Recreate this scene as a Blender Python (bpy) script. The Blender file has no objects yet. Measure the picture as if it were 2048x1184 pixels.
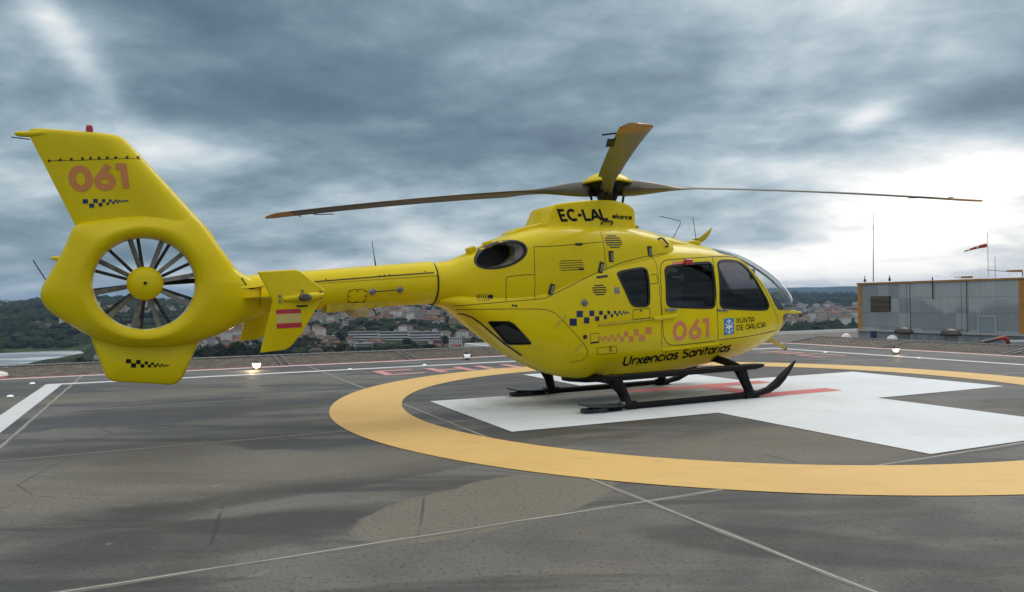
import bpy, bmesh, math, random
from mathutils import Vector, Matrix
from mathutils.bvhtree import BVHTree
R = math.radians
random.seed(7)
scene = bpy.context.scene
col = scene.collection

# ------------------------------------------------------------------ camera
cam = bpy.data.cameras.new('camera')
cam.sensor_width = 36.0
cam.lens = 36.0 * 1467.42 / 2048.0
cam.clip_start, cam.clip_end = 0.05, 30000
camo = bpy.data.objects.new('camera', cam)
col.objects.link(camo)
PITCH, ROLL = 0.00929, 0.01209
camo.matrix_world = (Matrix.Translation((0, 0, 1.40)) @ Matrix.Rotation(R(90) + PITCH, 4, 'X')
                     @ Matrix.Rotation(ROLL * -1, 4, 'Z'))
scene.camera = camo

# ------------------------------------------------------------------ node helper
class NT:
    def __init__(s, tree):
        s.t = tree; s.n = tree.nodes; s.l = tree.links
    def new(s, typ, **kw):
        n = s.n.new(typ)
        for k, v in kw.items():
            if k.startswith('i_'):
                n.inputs[int(k[2:])].default_value = v
            else:
                setattr(n, k, v)
        return n
    def link(s, a, b):
        s.l.new(a, b)
    def plug(s, sock, v):
        if isinstance(v, bpy.types.NodeSocket): s.l.new(v, sock)
        elif v is not None: sock.default_value = v
    def m(s, op, a, b=None, c=None, clamp=False):
        n = s.n.new('ShaderNodeMath'); n.operation = op; n.use_clamp = clamp
        s.plug(n.inputs[0], a)
        if b is not None: s.plug(n.inputs[1], b)
        if c is not None: s.plug(n.inputs[2], c)
        return n.outputs[0]
    def vm(s, op, a, b=None):
        n = s.n.new('ShaderNodeVectorMath'); n.operation = op
        s.plug(n.inputs[0], a)
        if b is not None: s.plug(n.inputs[1], b)
        return n.outputs['Value'] if op in ('DOT_PRODUCT', 'LENGTH', 'DISTANCE') else n.outputs[0]
    def noise(s, vec, scale, detail=4, rough=.5, dist=0, lac=2.0):
        n = s.n.new('ShaderNodeTexNoise'); s.plug(n.inputs['Vector'], vec)
        n.inputs['Scale'].default_value = scale; n.inputs['Detail'].default_value = detail
        n.inputs['Roughness'].default_value = rough; n.inputs['Distortion'].default_value = dist
        n.inputs['Lacunarity'].default_value = lac
        return n.outputs['Fac']
    def ramp(s, v, a, b, lo=0., hi=1., smooth=True):
        n = s.n.new('ShaderNodeMapRange'); n.interpolation_type = 'SMOOTHSTEP' if smooth else 'LINEAR'
        n.clamp = True
        s.plug(n.inputs[0], v); n.inputs[1].default_value = a; n.inputs[2].default_value = b
        n.inputs[3].default_value = lo; n.inputs[4].default_value = hi
        return n.outputs[0]
    def mix(s, f, a, b, blend='MIX'):
        n = s.n.new('ShaderNodeMix'); n.data_type = 'RGBA'; n.blend_type = blend
        s.plug(n.inputs[0], f)
        for sock, v in ((n.inputs[6], a), (n.inputs[7], b)):
            if isinstance(v, bpy.types.NodeSocket): s.l.new(v, sock)
            else: sock.default_value = (v[0], v[1], v[2], 1)
        return n.outputs[2]
    def mapping(s, vec, scale=(1, 1, 1), loc=(0, 0, 0), rot=(0, 0, 0)):
        n = s.n.new('ShaderNodeMapping'); s.plug(n.inputs[0], vec)
        n.inputs['Scale'].default_value = scale; n.inputs['Location'].default_value = loc
        n.inputs['Rotation'].default_value = rot
        return n.outputs[0]
    def bump(s, h, strength=.2, dist=.01):
        n = s.n.new('ShaderNodeBump'); s.plug(n.inputs['Height'], h)
        n.inputs['Strength'].default_value = strength; n.inputs['Distance'].default_value = dist
        return n.outputs[0]

# ------------------------------------------------------------------ sky, sun, exposure
SUN_AZ, SUN_EL = R(38), R(48)      # azimuth measured from +Y towards +X (behind and to the right)
w = bpy.data.worlds.new('World'); scene.world = w; w.use_nodes = True
T = NT(w.node_tree)
for n in list(T.n): T.n.remove(n)
geo = T.new('ShaderNodeNewGeometry')
dirv = T.vm('SCALE', geo.outputs['Incoming']); dirv.node.inputs['Scale'].default_value = -1.0
sp = T.new('ShaderNodeSeparateXYZ'); T.link(dirv, sp.inputs[0])
dx, dy, dz = sp.outputs
nish = T.new('ShaderNodeTexSky'); nish.sky_type = 'NISHITA'; nish.sun_disc = False
nish.sun_elevation = SUN_EL; nish.sun_rotation = SUN_AZ
nish.air_density = 1.0; nish.dust_density = 1.5
nsky = T.mix(1.0, nish.outputs[0], (.10, .10, .10), 'MULTIPLY')
# clouds lie on a layer overhead: intersect the view direction with it
zz = T.m('ADD', T.m('MAXIMUM', dz, 0.0), 0.24)
cx_ = T.m('DIVIDE', dx, zz); cy_ = T.m('DIVIDE', dy, zz)
cb = T.new('ShaderNodeCombineXYZ'); T.link(cx_, cb.inputs[0]); T.link(cy_, cb.inputs[1])
cv = cb.outputs[0]
# a slow warp breaks the layer into lumps
wn = T.n.new('ShaderNodeTexNoise'); wn.inputs['Scale'].default_value = 1.3; wn.inputs['Detail'].default_value = 3; T.link(cv, wn.inputs['Vector'])
wv = T.vm('SUBTRACT', wn.outputs['Color'], (.5, .5, .5)); sc_ = T.n.new('ShaderNodeVectorMath'); sc_.operation = 'SCALE'; T.link(wv, sc_.inputs[0]); sc_.inputs['Scale'].default_value = .26
cw = T.vm('ADD', cv, sc_.outputs[0])
big = T.noise(T.mapping(cw, (1, 1.15, 1), (3.1, 1.7, 0)), .95, 3, .48, .1)
med = T.noise(T.mapping(cw, (1, 1.2, 1), (7.3, 2.2, 0), (0, 0, .35)), 2.5, 8, .54, .0)
fine = T.noise(T.mapping(cw, (1, 1.2, 1), (1.3, 9.2, 0), (0, 0, .35)), 7.5, 8, .62, .0)
def dev(v, k): return T.m('MULTIPLY', T.m('SUBTRACT', v, .5), k)
cl = T.m('ADD', T.m('ADD', dev(big, .60), .480), T.m('ADD', dev(med, .74), dev(fine, .15)))
az = T.m('ARCTAN2', dx, dy)
def blob(a0, e0, sa, se, amp, rot=0.0):
    """a soft region of the cloud sheet round azimuth a0, elevation e0 (degrees)"""
    da = T.m('SUBTRACT', T.m('MULTIPLY', az, 57.3), a0)
    de = T.m('SUBTRACT', T.m('MULTIPLY', T.m('ARCSINE', dz), 57.3), e0)
    c, s_ = math.cos(R(rot)), math.sin(R(rot))
    u = T.m('ADD', T.m('MULTIPLY', da, c / sa), T.m('MULTIPLY', de, s_ / sa))
    v = T.m('ADD', T.m('MULTIPLY', da, -s_ / se), T.m('MULTIPLY', de, c / se))
    q = T.m('ADD', T.m('MULTIPLY', u, u), T.m('MULTIPLY', v, v))
    return T.m('MULTIPLY', T.m('POWER', 2.718, T.m('MULTIPLY', q, -1.0)), amp)
BL = [  # az, el, width, height, brightness, tilt: where the overcast thins or thickens
    (29, 6.4, 8.5, 3.4, .42, 6), (34, 8.6, 5.0, 2.0, .26, 0), (20, 1.8, 12, 2.0, .26, 0), (0, 2.6, 28, 1.5, .19, 0), (-6, 4.3, 6.0, 1.0, .16, 0), (40, 3, 8, 4, .20, 0),
    (20.5, 9.4, 3.4, 1.1, .10, -12), (26, 12.6, 2.2, .8, .20, 15), (31.5, 16.2, 2.2, .9, .12, -10), (13, 2.0, 4, 1.0, .06, 0),
    (-33.5, 20.5, 5.0, 1.3, .24, -52), (-30, 15.8, 3.0, 1.2, .13, -45), (-23.5, 11.2, 6, 1.7, .20, -12), (-14, 11.8, 5, 1.2, .07, -5), (-33, 13.5, 4, 2.2, .07, 0), (-34, 8, 5, 1.6, .06, 0),
    (-33, 4.5, 7, 2.4, -.07, 0), (-35, 1.6, 7, .8, .12, 0), (-20, 5.5, 9, 1.8, -.02, 0),
    (-9, 14.6, 10, 3.4, -.12, -18), (2, 10.5, 7, 2.0, -.09, -10), (13, 14.0, 6, 2.2, -.13, -5), (10, 11.2, 7, 1.7, -.08, -8), (-20, 18, 6, 3, -.10, -30),
    (0, 22, 14, 3, .04, 0), (25, 20, 12, 4, .08, 0), (35, 13.0, 4, 1.1, -.12, 0), (29, 3.0, 9, 3.2, .26, 0), (27, 4.4, 9, .5, -.06, 0), (12, 7.2, 7, 1.6, .03, 0), (3.5, 15.5, 2.5, 1.2, .06, 0),
    (0, 8.0, 9, 1.2, .05, 0), (18, 6.0, 4, 1.0, -.05, 0), (-5, 6.0, 9, .9, .04, 0),
]
tot = T.m('ADD', cl, T.ramp(dz, .42, .85, 0, .42))
tot = T.m('ADD', tot, T.m('MULTIPLY', T.ramp(dy, .0, -.5), .08))
for b in BL: tot = T.m('ADD', tot, blob(*b))
cr = T.new('ShaderNodeValToRGB'); T.link(tot, cr.inputs[0])
els = cr.color_ramp.elements
SKY = [(.22, (.095, .148, .190)), (.34, (.145, .212, .260)), (.45, (.235, .325, .380)), (.55, (.375, .478, .535)),
       (.66, (.610, .700, .735)), (.80, (.97, .975, .96)), (.98, (1.6, 1.54, 1.42))]
els[0].position, els[0].color = SKY[0][0], (*SKY[0][1], 1)
els[1].position, els[1].color = SKY[-1][0], (*SKY[-1][1], 1)
for p_, c_ in SKY[1:-1]:
    e = els.new(p_); e.color = (*c_, 1)
skyc = T.mix(.90, nsky, cr.outputs[0])
# below the horizon: the colour of far ground
grd = T.ramp(dz, -.02, -.005)
fin = T.mix(grd, (.05, .06, .07), skyc)
bg = T.new('ShaderNodeBackground'); T.link(fin, bg.inputs[0]); bg.inputs[1].default_value = 1.0
wo = T.new('ShaderNodeOutputWorld'); T.link(bg.outputs[0], wo.inputs[0])

sun = bpy.data.lights.new('sun', 'SUN'); sun.energy = 1.0; sun.angle = R(26); sun.color = (1, .95, .88)
so = bpy.data.objects.new('sun', sun); col.objects.link(so)
sd = Vector((math.sin(SUN_AZ) * math.cos(SUN_EL), math.cos(SUN_AZ) * math.cos(SUN_EL), math.sin(SUN_EL)))
so.rotation_euler = sd.to_track_quat('Z', 'Y').to_euler()
scene.view_settings.view_transform = 'Standard'; scene.view_settings.look = 'None'
scene.view_settings.exposure = 0.0; scene.view_settings.gamma = 1.0
scene.cycles.max_bounces = 8; scene.cycles.transparent_max_bounces = 16
scene.cycles.use_denoising = True

# ------------------------------------------------------------------ mesh helpers
def tag(o, label=None, cat=None, group=None, kind=None):
    if label: o['label'] = label
    if cat: o['category'] = cat
    if group: o['group'] = group
    if kind: o['kind'] = kind
    return o

def link(o, parent=None):
    col.objects.link(o)
    if parent is not None: o.parent = parent
    return o

def empty(name, loc=(0, 0, 0), rz=0.0, parent=None):
    o = bpy.data.objects.new(name, None); o.location = loc; o.rotation_euler = (0, 0, rz)
    o.empty_display_size = .2
    return link(o, parent)

class MB:
    def __init__(s): s.v = []; s.f = []
    def add(s, vs, fs):
        b = len(s.v); s.v += [tuple(v) for v in vs]; s.f += [tuple(i + b for i in f) for f in fs]
    def box(s, c, d, M=None):
        x, y, z = d[0] / 2, d[1] / 2, d[2] / 2
        vs = [Vector((sx * x, sy * y, sz * z)) for sx in (-1, 1) for sy in (-1, 1) for sz in (-1, 1)]
        if M is not None: vs = [M @ v for v in vs]
        vs = [v + Vector(c) for v in vs]
        s.add(vs, [(0, 1, 3, 2), (4, 6, 7, 5), (0, 4, 5, 1), (2, 3, 7, 6), (0, 2, 6, 4), (1, 5, 7, 3)])
    def tube(s, pts, rad, n=12, cap=True, sq=None):
        """tube along pts; rad a number or a list; sq=(a,b) scales the two section axes"""
        pts = [Vector(p) for p in pts]
        if not isinstance(rad, (list, tuple)): rad = [rad] * len(pts)
        rings = []
        prev = None
        for i, p in enumerate(pts):
            a = pts[max(i - 1, 0)]; b = pts[min(i + 1, len(pts) - 1)]
            t = (b - a).normalized()
            if prev is None:
                ref = Vector((0, 0, 1)) if abs(t.z) < .9 else Vector((1, 0, 0))
                u = t.cross(ref).normalized()
            else:
                u = (prev - t * prev.dot(t)).normalized()
            prev = u; v = t.cross(u)
            k1, k2 = sq or (1, 1)
            rings.append([p + (u * math.cos(2 * math.pi * j / n) * k1 + v * math.sin(2 * math.pi * j / n) * k2) * rad[i] for j in range(n)])
        vs = [q for r in rings for q in r]; fs = []
        for i in range(len(pts) - 1):
            for j in range(n):
                fs.append((i * n + j, i * n + (j + 1) % n, (i + 1) * n + (j + 1) % n, (i + 1) * n + j))
        if cap:
            fs.append(tuple(range(n - 1, -1, -1))); fs.append(tuple((len(pts) - 1) * n + j for j in range(n)))
        s.add(vs, fs)
    def loft(s, rings, cap=True, closed=True):
        n = len(rings[0]); vs = [q for r in rings for q in r]; fs = []
        for i in range(len(rings) - 1):
            for j in range(n if closed else n - 1):
                fs.append((i * n + j, i * n + (j + 1) % n, (i + 1) * n + (j + 1) % n, (i + 1) * n + j))
        if cap:
            fs.append(tuple(range(n - 1, -1, -1))); fs.append(tuple((len(rings) - 1) * n + j for j in range(n)))
        s.add(vs, fs)
    def lathe(s, prof, c=(0, 0, 0), n=24, M=None):
        rings = []
        for r, z in prof:
            ring = [Vector((r * math.cos(2 * math.pi * j / n), r * math.sin(2 * math.pi * j / n), z)) for j in range(n)]
            if M is not None: ring = [M @ q for q in ring]
            rings.append([q + Vector(c) for q in ring])
        s.loft(rings)
    def prism(s, poly, d0, d1, plane='XZ'):
        """extrude a flat polygon: plane XZ runs along Y, plane XY along Z"""
        f = (lambda a, b, d: (a, d, b)) if plane == 'XZ' else (lambda a, b, d: (a, b, d))
        n = len(poly)
        vs = [f(a, b, d0) for a, b in poly] + [f(a, b, d1) for a, b in poly]
        fs = [tuple(range(n - 1, -1, -1)), tuple(range(n, 2 * n))]
        for i in range(n): fs.append((i, (i + 1) % n, n + (i + 1) % n, n + i))
        s.add(vs, fs)
    def mesh(s, name, mats, smooth=True, angle=40, fixn=True):
        me = bpy.data.meshes.new(name); me.from_pydata(s.v, [], s.f); me.update()
        if fixn:
            bm = bmesh.new(); bm.from_mesh(me); bmesh.ops.recalc_face_normals(bm, faces=bm.faces); bm.to_mesh(me); bm.free()
        for m in (mats if isinstance(mats, (list, tuple)) else [mats]):
            if m: me.materials.append(m)
        if smooth:
            me.polygons.foreach_set('use_smooth', [True] * len(me.polygons)); me.set_sharp_from_angle(angle=R(angle))
        return me
    def build(s, name, mats, parent=None, smooth=True, angle=40, fixn=True):
        return link(bpy.data.objects.new(name, s.mesh(name, mats, smooth, angle, fixn)), parent)

def bevel(o, wd=.01, seg=2):
    m = o.modifiers.new('b', 'BEVEL'); m.width = wd; m.segments = seg; m.limit_method = 'ANGLE'; m.angle_limit = R(35)
    return o

def bake(o):
    dg = bpy.context.evaluated_depsgraph_get(); dg.update()
    return bpy.data.meshes.new_from_object(o.evaluated_get(dg))

def boolean(me_a, me_b, op):
    a = bpy.data.objects.new('tmp_a', me_a); b = bpy.data.objects.new('tmp_b', me_b)
    col.objects.link(a); col.objects.link(b)
    m = a.modifiers.new('x', 'BOOLEAN'); m.operation = op; m.object = b; m.solver = 'EXACT'
    r = bake(a)
    bpy.data.objects.remove(a); bpy.data.objects.remove(b)
    return r

def spl(tab, x, k):
    """monotone-ish cubic through the rows of tab (sorted by x), column k"""
    if x <= tab[0][0]: return tab[0][k]
    if x >= tab[-1][0]: return tab[-1][k]
    for i in range(len(tab) - 1):
        if tab[i][0] <= x <= tab[i + 1][0]: break
    x0, x1 = tab[i][0], tab[i + 1][0]; y0, y1 = tab[i][k], tab[i + 1][k]; h = x1 - x0
    d = (y1 - y0) / h
    def slope(j):
        if j <= 0: return (tab[1][k] - tab[0][k]) / (tab[1][0] - tab[0][0])
        if j >= len(tab) - 1: return (tab[-1][k] - tab[-2][k]) / (tab[-1][0] - tab[-2][0])
        a = (tab[j][k] - tab[j - 1][k]) / (tab[j][0] - tab[j - 1][0]); b = (tab[j + 1][k] - tab[j][k]) / (tab[j + 1][0] - tab[j][0])
        if a * b <= 0: return 0
        return 2 * a * b / (a + b) if abs(a - b) > 1e-9 else a
    m0, m1 = slope(i), slope(i + 1); t = (x - x0) / h
    return y0 * (2 * t**3 - 3 * t**2 + 1) + h * m0 * (t**3 - 2 * t**2 + t) + y1 * (-2 * t**3 + 3 * t**2) + h * m1 * (t**3 - t**2)

# ------------------------------------------------------------------ helicopter hull shapes (x forward, z up, y to port)
#        x     zb    zt    hw    zw    nb   nt
POD = [(-2.66, 1.385, 1.48, .18, 1.43, 2.2, 2.2), (-2.50, 1.33, 1.52, .30, 1.42, 2.2, 2.4), (-2.12, 1.05, 1.58, .455, 1.30, 2.3, 2.6),
       (-1.51, .635, 1.72, .62, 1.15, 2.4, 3.0), (-.94, .395, 1.95, .735, 1.12, 2.5, 3.0), (-.46, .315, 2.12, .775, 1.15, 2.6, 3.0),
       (.05, .300, 2.20, .785, 1.17, 2.6, 3.0), (.57, .33, 2.25, .785, 1.18, 2.6, 2.9), (1.05, .375, 2.26, .775, 1.19, 2.6, 2.8),
       (1.5, .42, 2.245, .755, 1.20, 2.5, 2.6), (2.09, .50, 2.18, .70, 1.22, 2.4, 2.4), (2.42, .57, 2.10, .65, 1.24, 2.3, 2.3),
       (2.75, .68, 1.97, .57, 1.26, 2.2, 2.2), (3.0, .79, 1.85, .49, 1.28, 2.1, 2.1), (3.18, .90, 1.745, .41, 1.30, 2.05, 2.0),
       (3.34, 1.03, 1.63, .31, 1.33, 2, 2), (3.46, 1.16, 1.53, .20, 1.35, 2, 2), (3.53, 1.27, 1.44, .09, 1.36, 2, 2)]
COWL = [(-2.70, 1.395, 1.925, .262, 1.66, 2, 2), (-2.50, 1.37, 1.95, .30, 1.66, 2, 2.2), (-2.25, 1.29, 2.04, .385, 1.65, 2.3, 2.8),
        (-2.0, 1.24, 2.15, .47, 1.65, 2.5, 3.2), (-1.6, 1.22, 2.32, .580, 1.70, 2.8, 3.6), (-1.1, 1.26, 2.43, .645, 1.75, 3, 3.6),
        (-.5, 1.4, 2.475, .675, 1.80, 3, 2.9), (0, 1.5, 2.48, .665, 1.85, 3, 2.9), (.4, 1.6, 2.445, .63, 1.88, 3, 2.8), (.64, 1.7, 2.405, .59, 1.92, 2.9, 2.6),
        (.78, 1.8, 2.37, .545, 1.95, 2.8, 2.4), (.85, 1.85, 2.32, .47, 1.98, 2.5, 2.2), (.885, 1.9, 2.27, .38, 2.0, 2.3, 2.2)]
ROOF = [(.35, 2.0, 2.41, .40, 2.12, 2, 2.6), (.80, 2.0, 2.385, .38, 2.12, 2, 2.6), (1.05, 2.0, 2.345, .36, 2.12, 2, 2.5), (1.48, 2.0, 2.262, .30, 2.10, 2, 2.3),
        (1.85, 1.98, 2.20, .22, 2.08, 2, 2.2), (2.0, 1.96, 2.12, .12, 2.04, 2, 2)]

def section(tab, x, inset=0.0, n=48):
    zb, zt, hw, zw, nb, nt = (spl(tab, x, k) for k in range(1, 7))
    zb += inset; zt -= inset; hw = max(hw - inset, .01)
    if zt - zb < .04: m = (zb + zt) / 2; zb, zt = m - .02, m + .02
    zw = min(max(zw, zb + .01), zt - .01)
    ring = []
    for j in range(n):
        a = 2 * math.pi * (j + .5) / n
        c, s_ = math.cos(a), math.sin(a)
        ex = nb if s_ < 0 else nt
        yy = hw * math.copysign(abs(c) ** (2 / ex), c)
        hz = (zw - zb) if s_ < 0 else (zt - zw)
        ring.append((x, yy, zw + hz * math.copysign(abs(s_) ** (2 / ex), s_)))
    return ring

def stations(tab, n):
    x0, x1 = tab[0][0], tab[-1][0]
    xs = [x0 + (x1 - x0) * (0.5 - 0.5 * math.cos(math.pi * i / (n - 1))) * .45 + (x1 - x0) * i / (n - 1) * .55 for i in range(n)]
    return xs

def hull(tab, nx=60, n=48, inset=0.0):
    xs = stations(tab, nx)
    if inset: xs = [x for x in xs if tab[0][0] + inset * 2 < x < tab[-1][0] - inset]
    m = MB(); m.loft([section(tab, x, inset, n) for x in xs]); return m

# mast fairing above the engine deck
MAST = [(-1.20, 2.43, .315), (-1.185, 2.46, .318), (-1.065, 2.695, .333), (-1.04, 2.712, .335), (-.80, 2.757, .34), (-.50, 2.792, .345), (-.16, 2.810, .345), (.10, 2.775, .34), (.22, 2.725, .32), (.285, 2.685, .27), (.305, 2.655, .22), (.31, 2.50, .19)]
def mast_hull():
    m = MB(); rings = []
    xs = [-1.20 + .16 * i / 10 for i in range(11)] + [-1.04 + 1.24 * i / 24 for i in range(1, 25)] + [.20 + .11 * i / 8 for i in range(1, 9)]
    for x in xs:
        zt = spl(MAST, x, 1); hw = spl(MAST, x, 2); zb = 2.33
        r = []
        for s_ in (1, -1):
            q = [(1.36, 0), (1.20, .10), (1.09, .25), (1.03, .55), (1.0, .90), (.985, .965), (.94, 1.0)]
            if s_ < 0: q = q[::-1]
            r += [(x, s_ * hw * a, zb + (zt - zb) * b) for a, b in q]
        rings.append(r)
    m.loft(rings); return m

# tail boom
def boom_mesh():
    m = MB(); rings = []
    for i in range(30):
        t = i / 29; x = -2.70 - 2.10 * t
        zc = 1.655 - .124 * t; r = .258 - .047 * t
        rings.append([(x, r * math.cos(a), zc + r * math.sin(a)) for a in [2 * math.pi * j / 40 for j in range(40)]])
    m.loft(rings); return m
def boomcover_mesh():
    m = MB(); rings = []
    for i in range(30):
        t = i / 29; x = -2.715 - 2.30 * t
        zc = 1.655 - .140 * t; r = .272 - .055 * t
        ring = []
        for j in range(17):
            a = R(22) + R(136) * j / 16
            k = 1.0 + .05 * math.sin(a) ** 4
            ring.append((x, r * math.cos(a) * .985, zc + r * math.sin(a) * k))
        rings.append(ring)
    m.loft(rings); return m

# fenestron housing
FC, FR = (-5.965, 1.655), .492
HOUS = [(-6.62, 2.28), (-6.70, 2.04), (-6.80, 1.83), (-6.92, 1.60), (-6.93, 1.51), (-6.86, 1.385), (-6.70, 1.25), (-6.48, 1.10), (-6.25, 1.01), (-5.98, .975), (-5.72, .975),
        (-5.45, 1.01), (-5.22, 1.09), (-5.02, 1.19), (-4.85, 1.27), (-4.68, 1.33), (-4.62, 1.50), (-4.70, 1.66), (-4.98, 1.73), (-5.2, 2.05), (-5.41, 2.36), (-5.52, 2.46), (-5.75, 2.46), (-6.1, 2.39), (-6.45, 2.31)]
def polyrad(poly, c, a):
    d = (math.cos(a), math.sin(a)); best = 0
    for i in range(len(poly)):
        p, q = poly[i], poly[(i + 1) % len(poly)]
        ex, ez = q[0] - p[0], q[1] - p[1]; wx, wz = p[0] - c[0], p[1] - c[1]
        den = d[0] * ez - d[1] * ex
        if abs(den) < 1e-9: continue
        t = (wx * ez - wz * ex) / den; s_ = (wx * d[1] - wz * d[0]) / den
        if t > 0 and -1e-6 <= s_ <= 1 + 1e-6: best = max(best, t)
    return best
def housing_mesh(n=120):
    m = MB(); ro = [polyrad(HOUS, FC, 2 * math.pi * i / n) for i in range(n)]
    for _ in range(2): ro = [(ro[i - 1] + 2 * ro[i] + ro[(i + 1) % n]) / 4 for i in range(n)]
    rings = []
    for i in range(n):
        a = 2 * math.pi * i / n; D = ro[i] - FR - .09
        front = max(0, math.cos(a - R(-8))) ** 3
        e = .10 + .10 * front
        top = max(0, math.sin(a)) ** 2
        half = [(FR, 0.0), (FR, .11), (FR + .010, .160), (FR + .03, .192), (FR + .09, .215)]
        for s_, k in ((.15, 1.0), (.35, .94), (.55, .86), (.75, .76), (.88, .62), (.96, .40), (1.0, .0)):
            y = .215 * (1 - s_) + (.225 * front + .17 * (1 - front) - .055 * top) * s_
            half.append((FR + .09 + D * s_, y * (k if k < .62 or True else 1)))
        loop = [(r_, -y) for r_, y in half] + [(r_, y) for r_, y in half[-2:0:-1]]
        rings.append([(FC[0] + r_ * math.cos(a), y, FC[1] + r_ * math.sin(a)) for r_, y in loop])
    rings.append(rings[0])
    m.loft(rings, cap=False)
    return m
#        z     x_le    x_te   half thickness
FIN = [(2.15, -5.25, -6.56, .13), (2.28, -5.345, -6.62, .150), (2.361, -5.417, -6.655, .145), (2.70, -5.712, -6.805, .125), (3.037, -6.006, -6.955, .105), (3.13, -6.088, -6.997, .095),
       (3.19, -6.145, -7.02, .08), (3.225, -6.21, -6.98, .055), (3.238, -6.30, -6.90, .02)]
def fin_mesh():
    m = MB(); rings = []
    for i in range(40):
        z = 2.16 + (3.238 - 2.16) * (1 - (1 - i / 39) ** 1.5)
        xl, xt, h = spl(FIN, z, 1), spl(FIN, z, 2), spl(FIN, z, 3)
        prof = [(0, 0), (.012, .30), (.04, .55), (.09, .78), (.16, .94), (.25, 1.0), (.34, .93), (.42, .80), (.50, .70), (.62, .58), (.75, .44), (.88, .28), (.97, .16), (1, .10)]
        up = [(xl + (xt - xl) * s_, h * k, z) for s_, k in prof]; dn = [(x, -y, zz_) for x, y, zz_ in up[::-1]]
        rings.append(up + dn[:-1])
    m.loft(rings); return m
LFIN = [(-6.49, 1.13), (-6.36, .72), (-6.33, .665), (-6.281, .625), (-6.2, .612), (-5.73, .552), (-5.66, .565), (-5.60, .63), (-5.42, 1.05), (-5.6, 1.07), (-5.95, 1.05), (-6.25, 1.08)]
def plate(poly, y0, half, n=3, M=None):
    """flat plate with rounded rim from a polygon in XZ"""
    cx = sum(p[0] for p in poly) / len(poly); cz = sum(p[1] for p in poly) / len(poly)
    ext = max(max(p[0] for p in poly) - min(p[0] for p in poly), max(p[1] for p in poly) - min(p[1] for p in poly)) / 2
    rings = []
    for k, off in ((1 - .9 * half / ext * 1.2, -1), (1 - .25 * half / ext, -.7), (1, 0), (1 - .25 * half / ext, .7), (1 - .9 * half / ext * 1.2, 1)):
        rings.append([(cx + (x - cx) * k, y0 + off * half, cz + (z - cz) * k) for x, z in poly])
    m = MB(); m.loft(rings); return m
STAB = [(-4.99, 1.735), (-4.64, 1.758), (-4.60, 1.752), (-4.565, 1.73), (-4.345, 1.56), (-4.335, 1.538), (-4.345, 1.515), (-4.564, 1.129), (-4.69, .985), (-4.74, .962), (-4.971, .941), (-4.85, 1.456)]
HAZE = 6.5e-5
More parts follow.
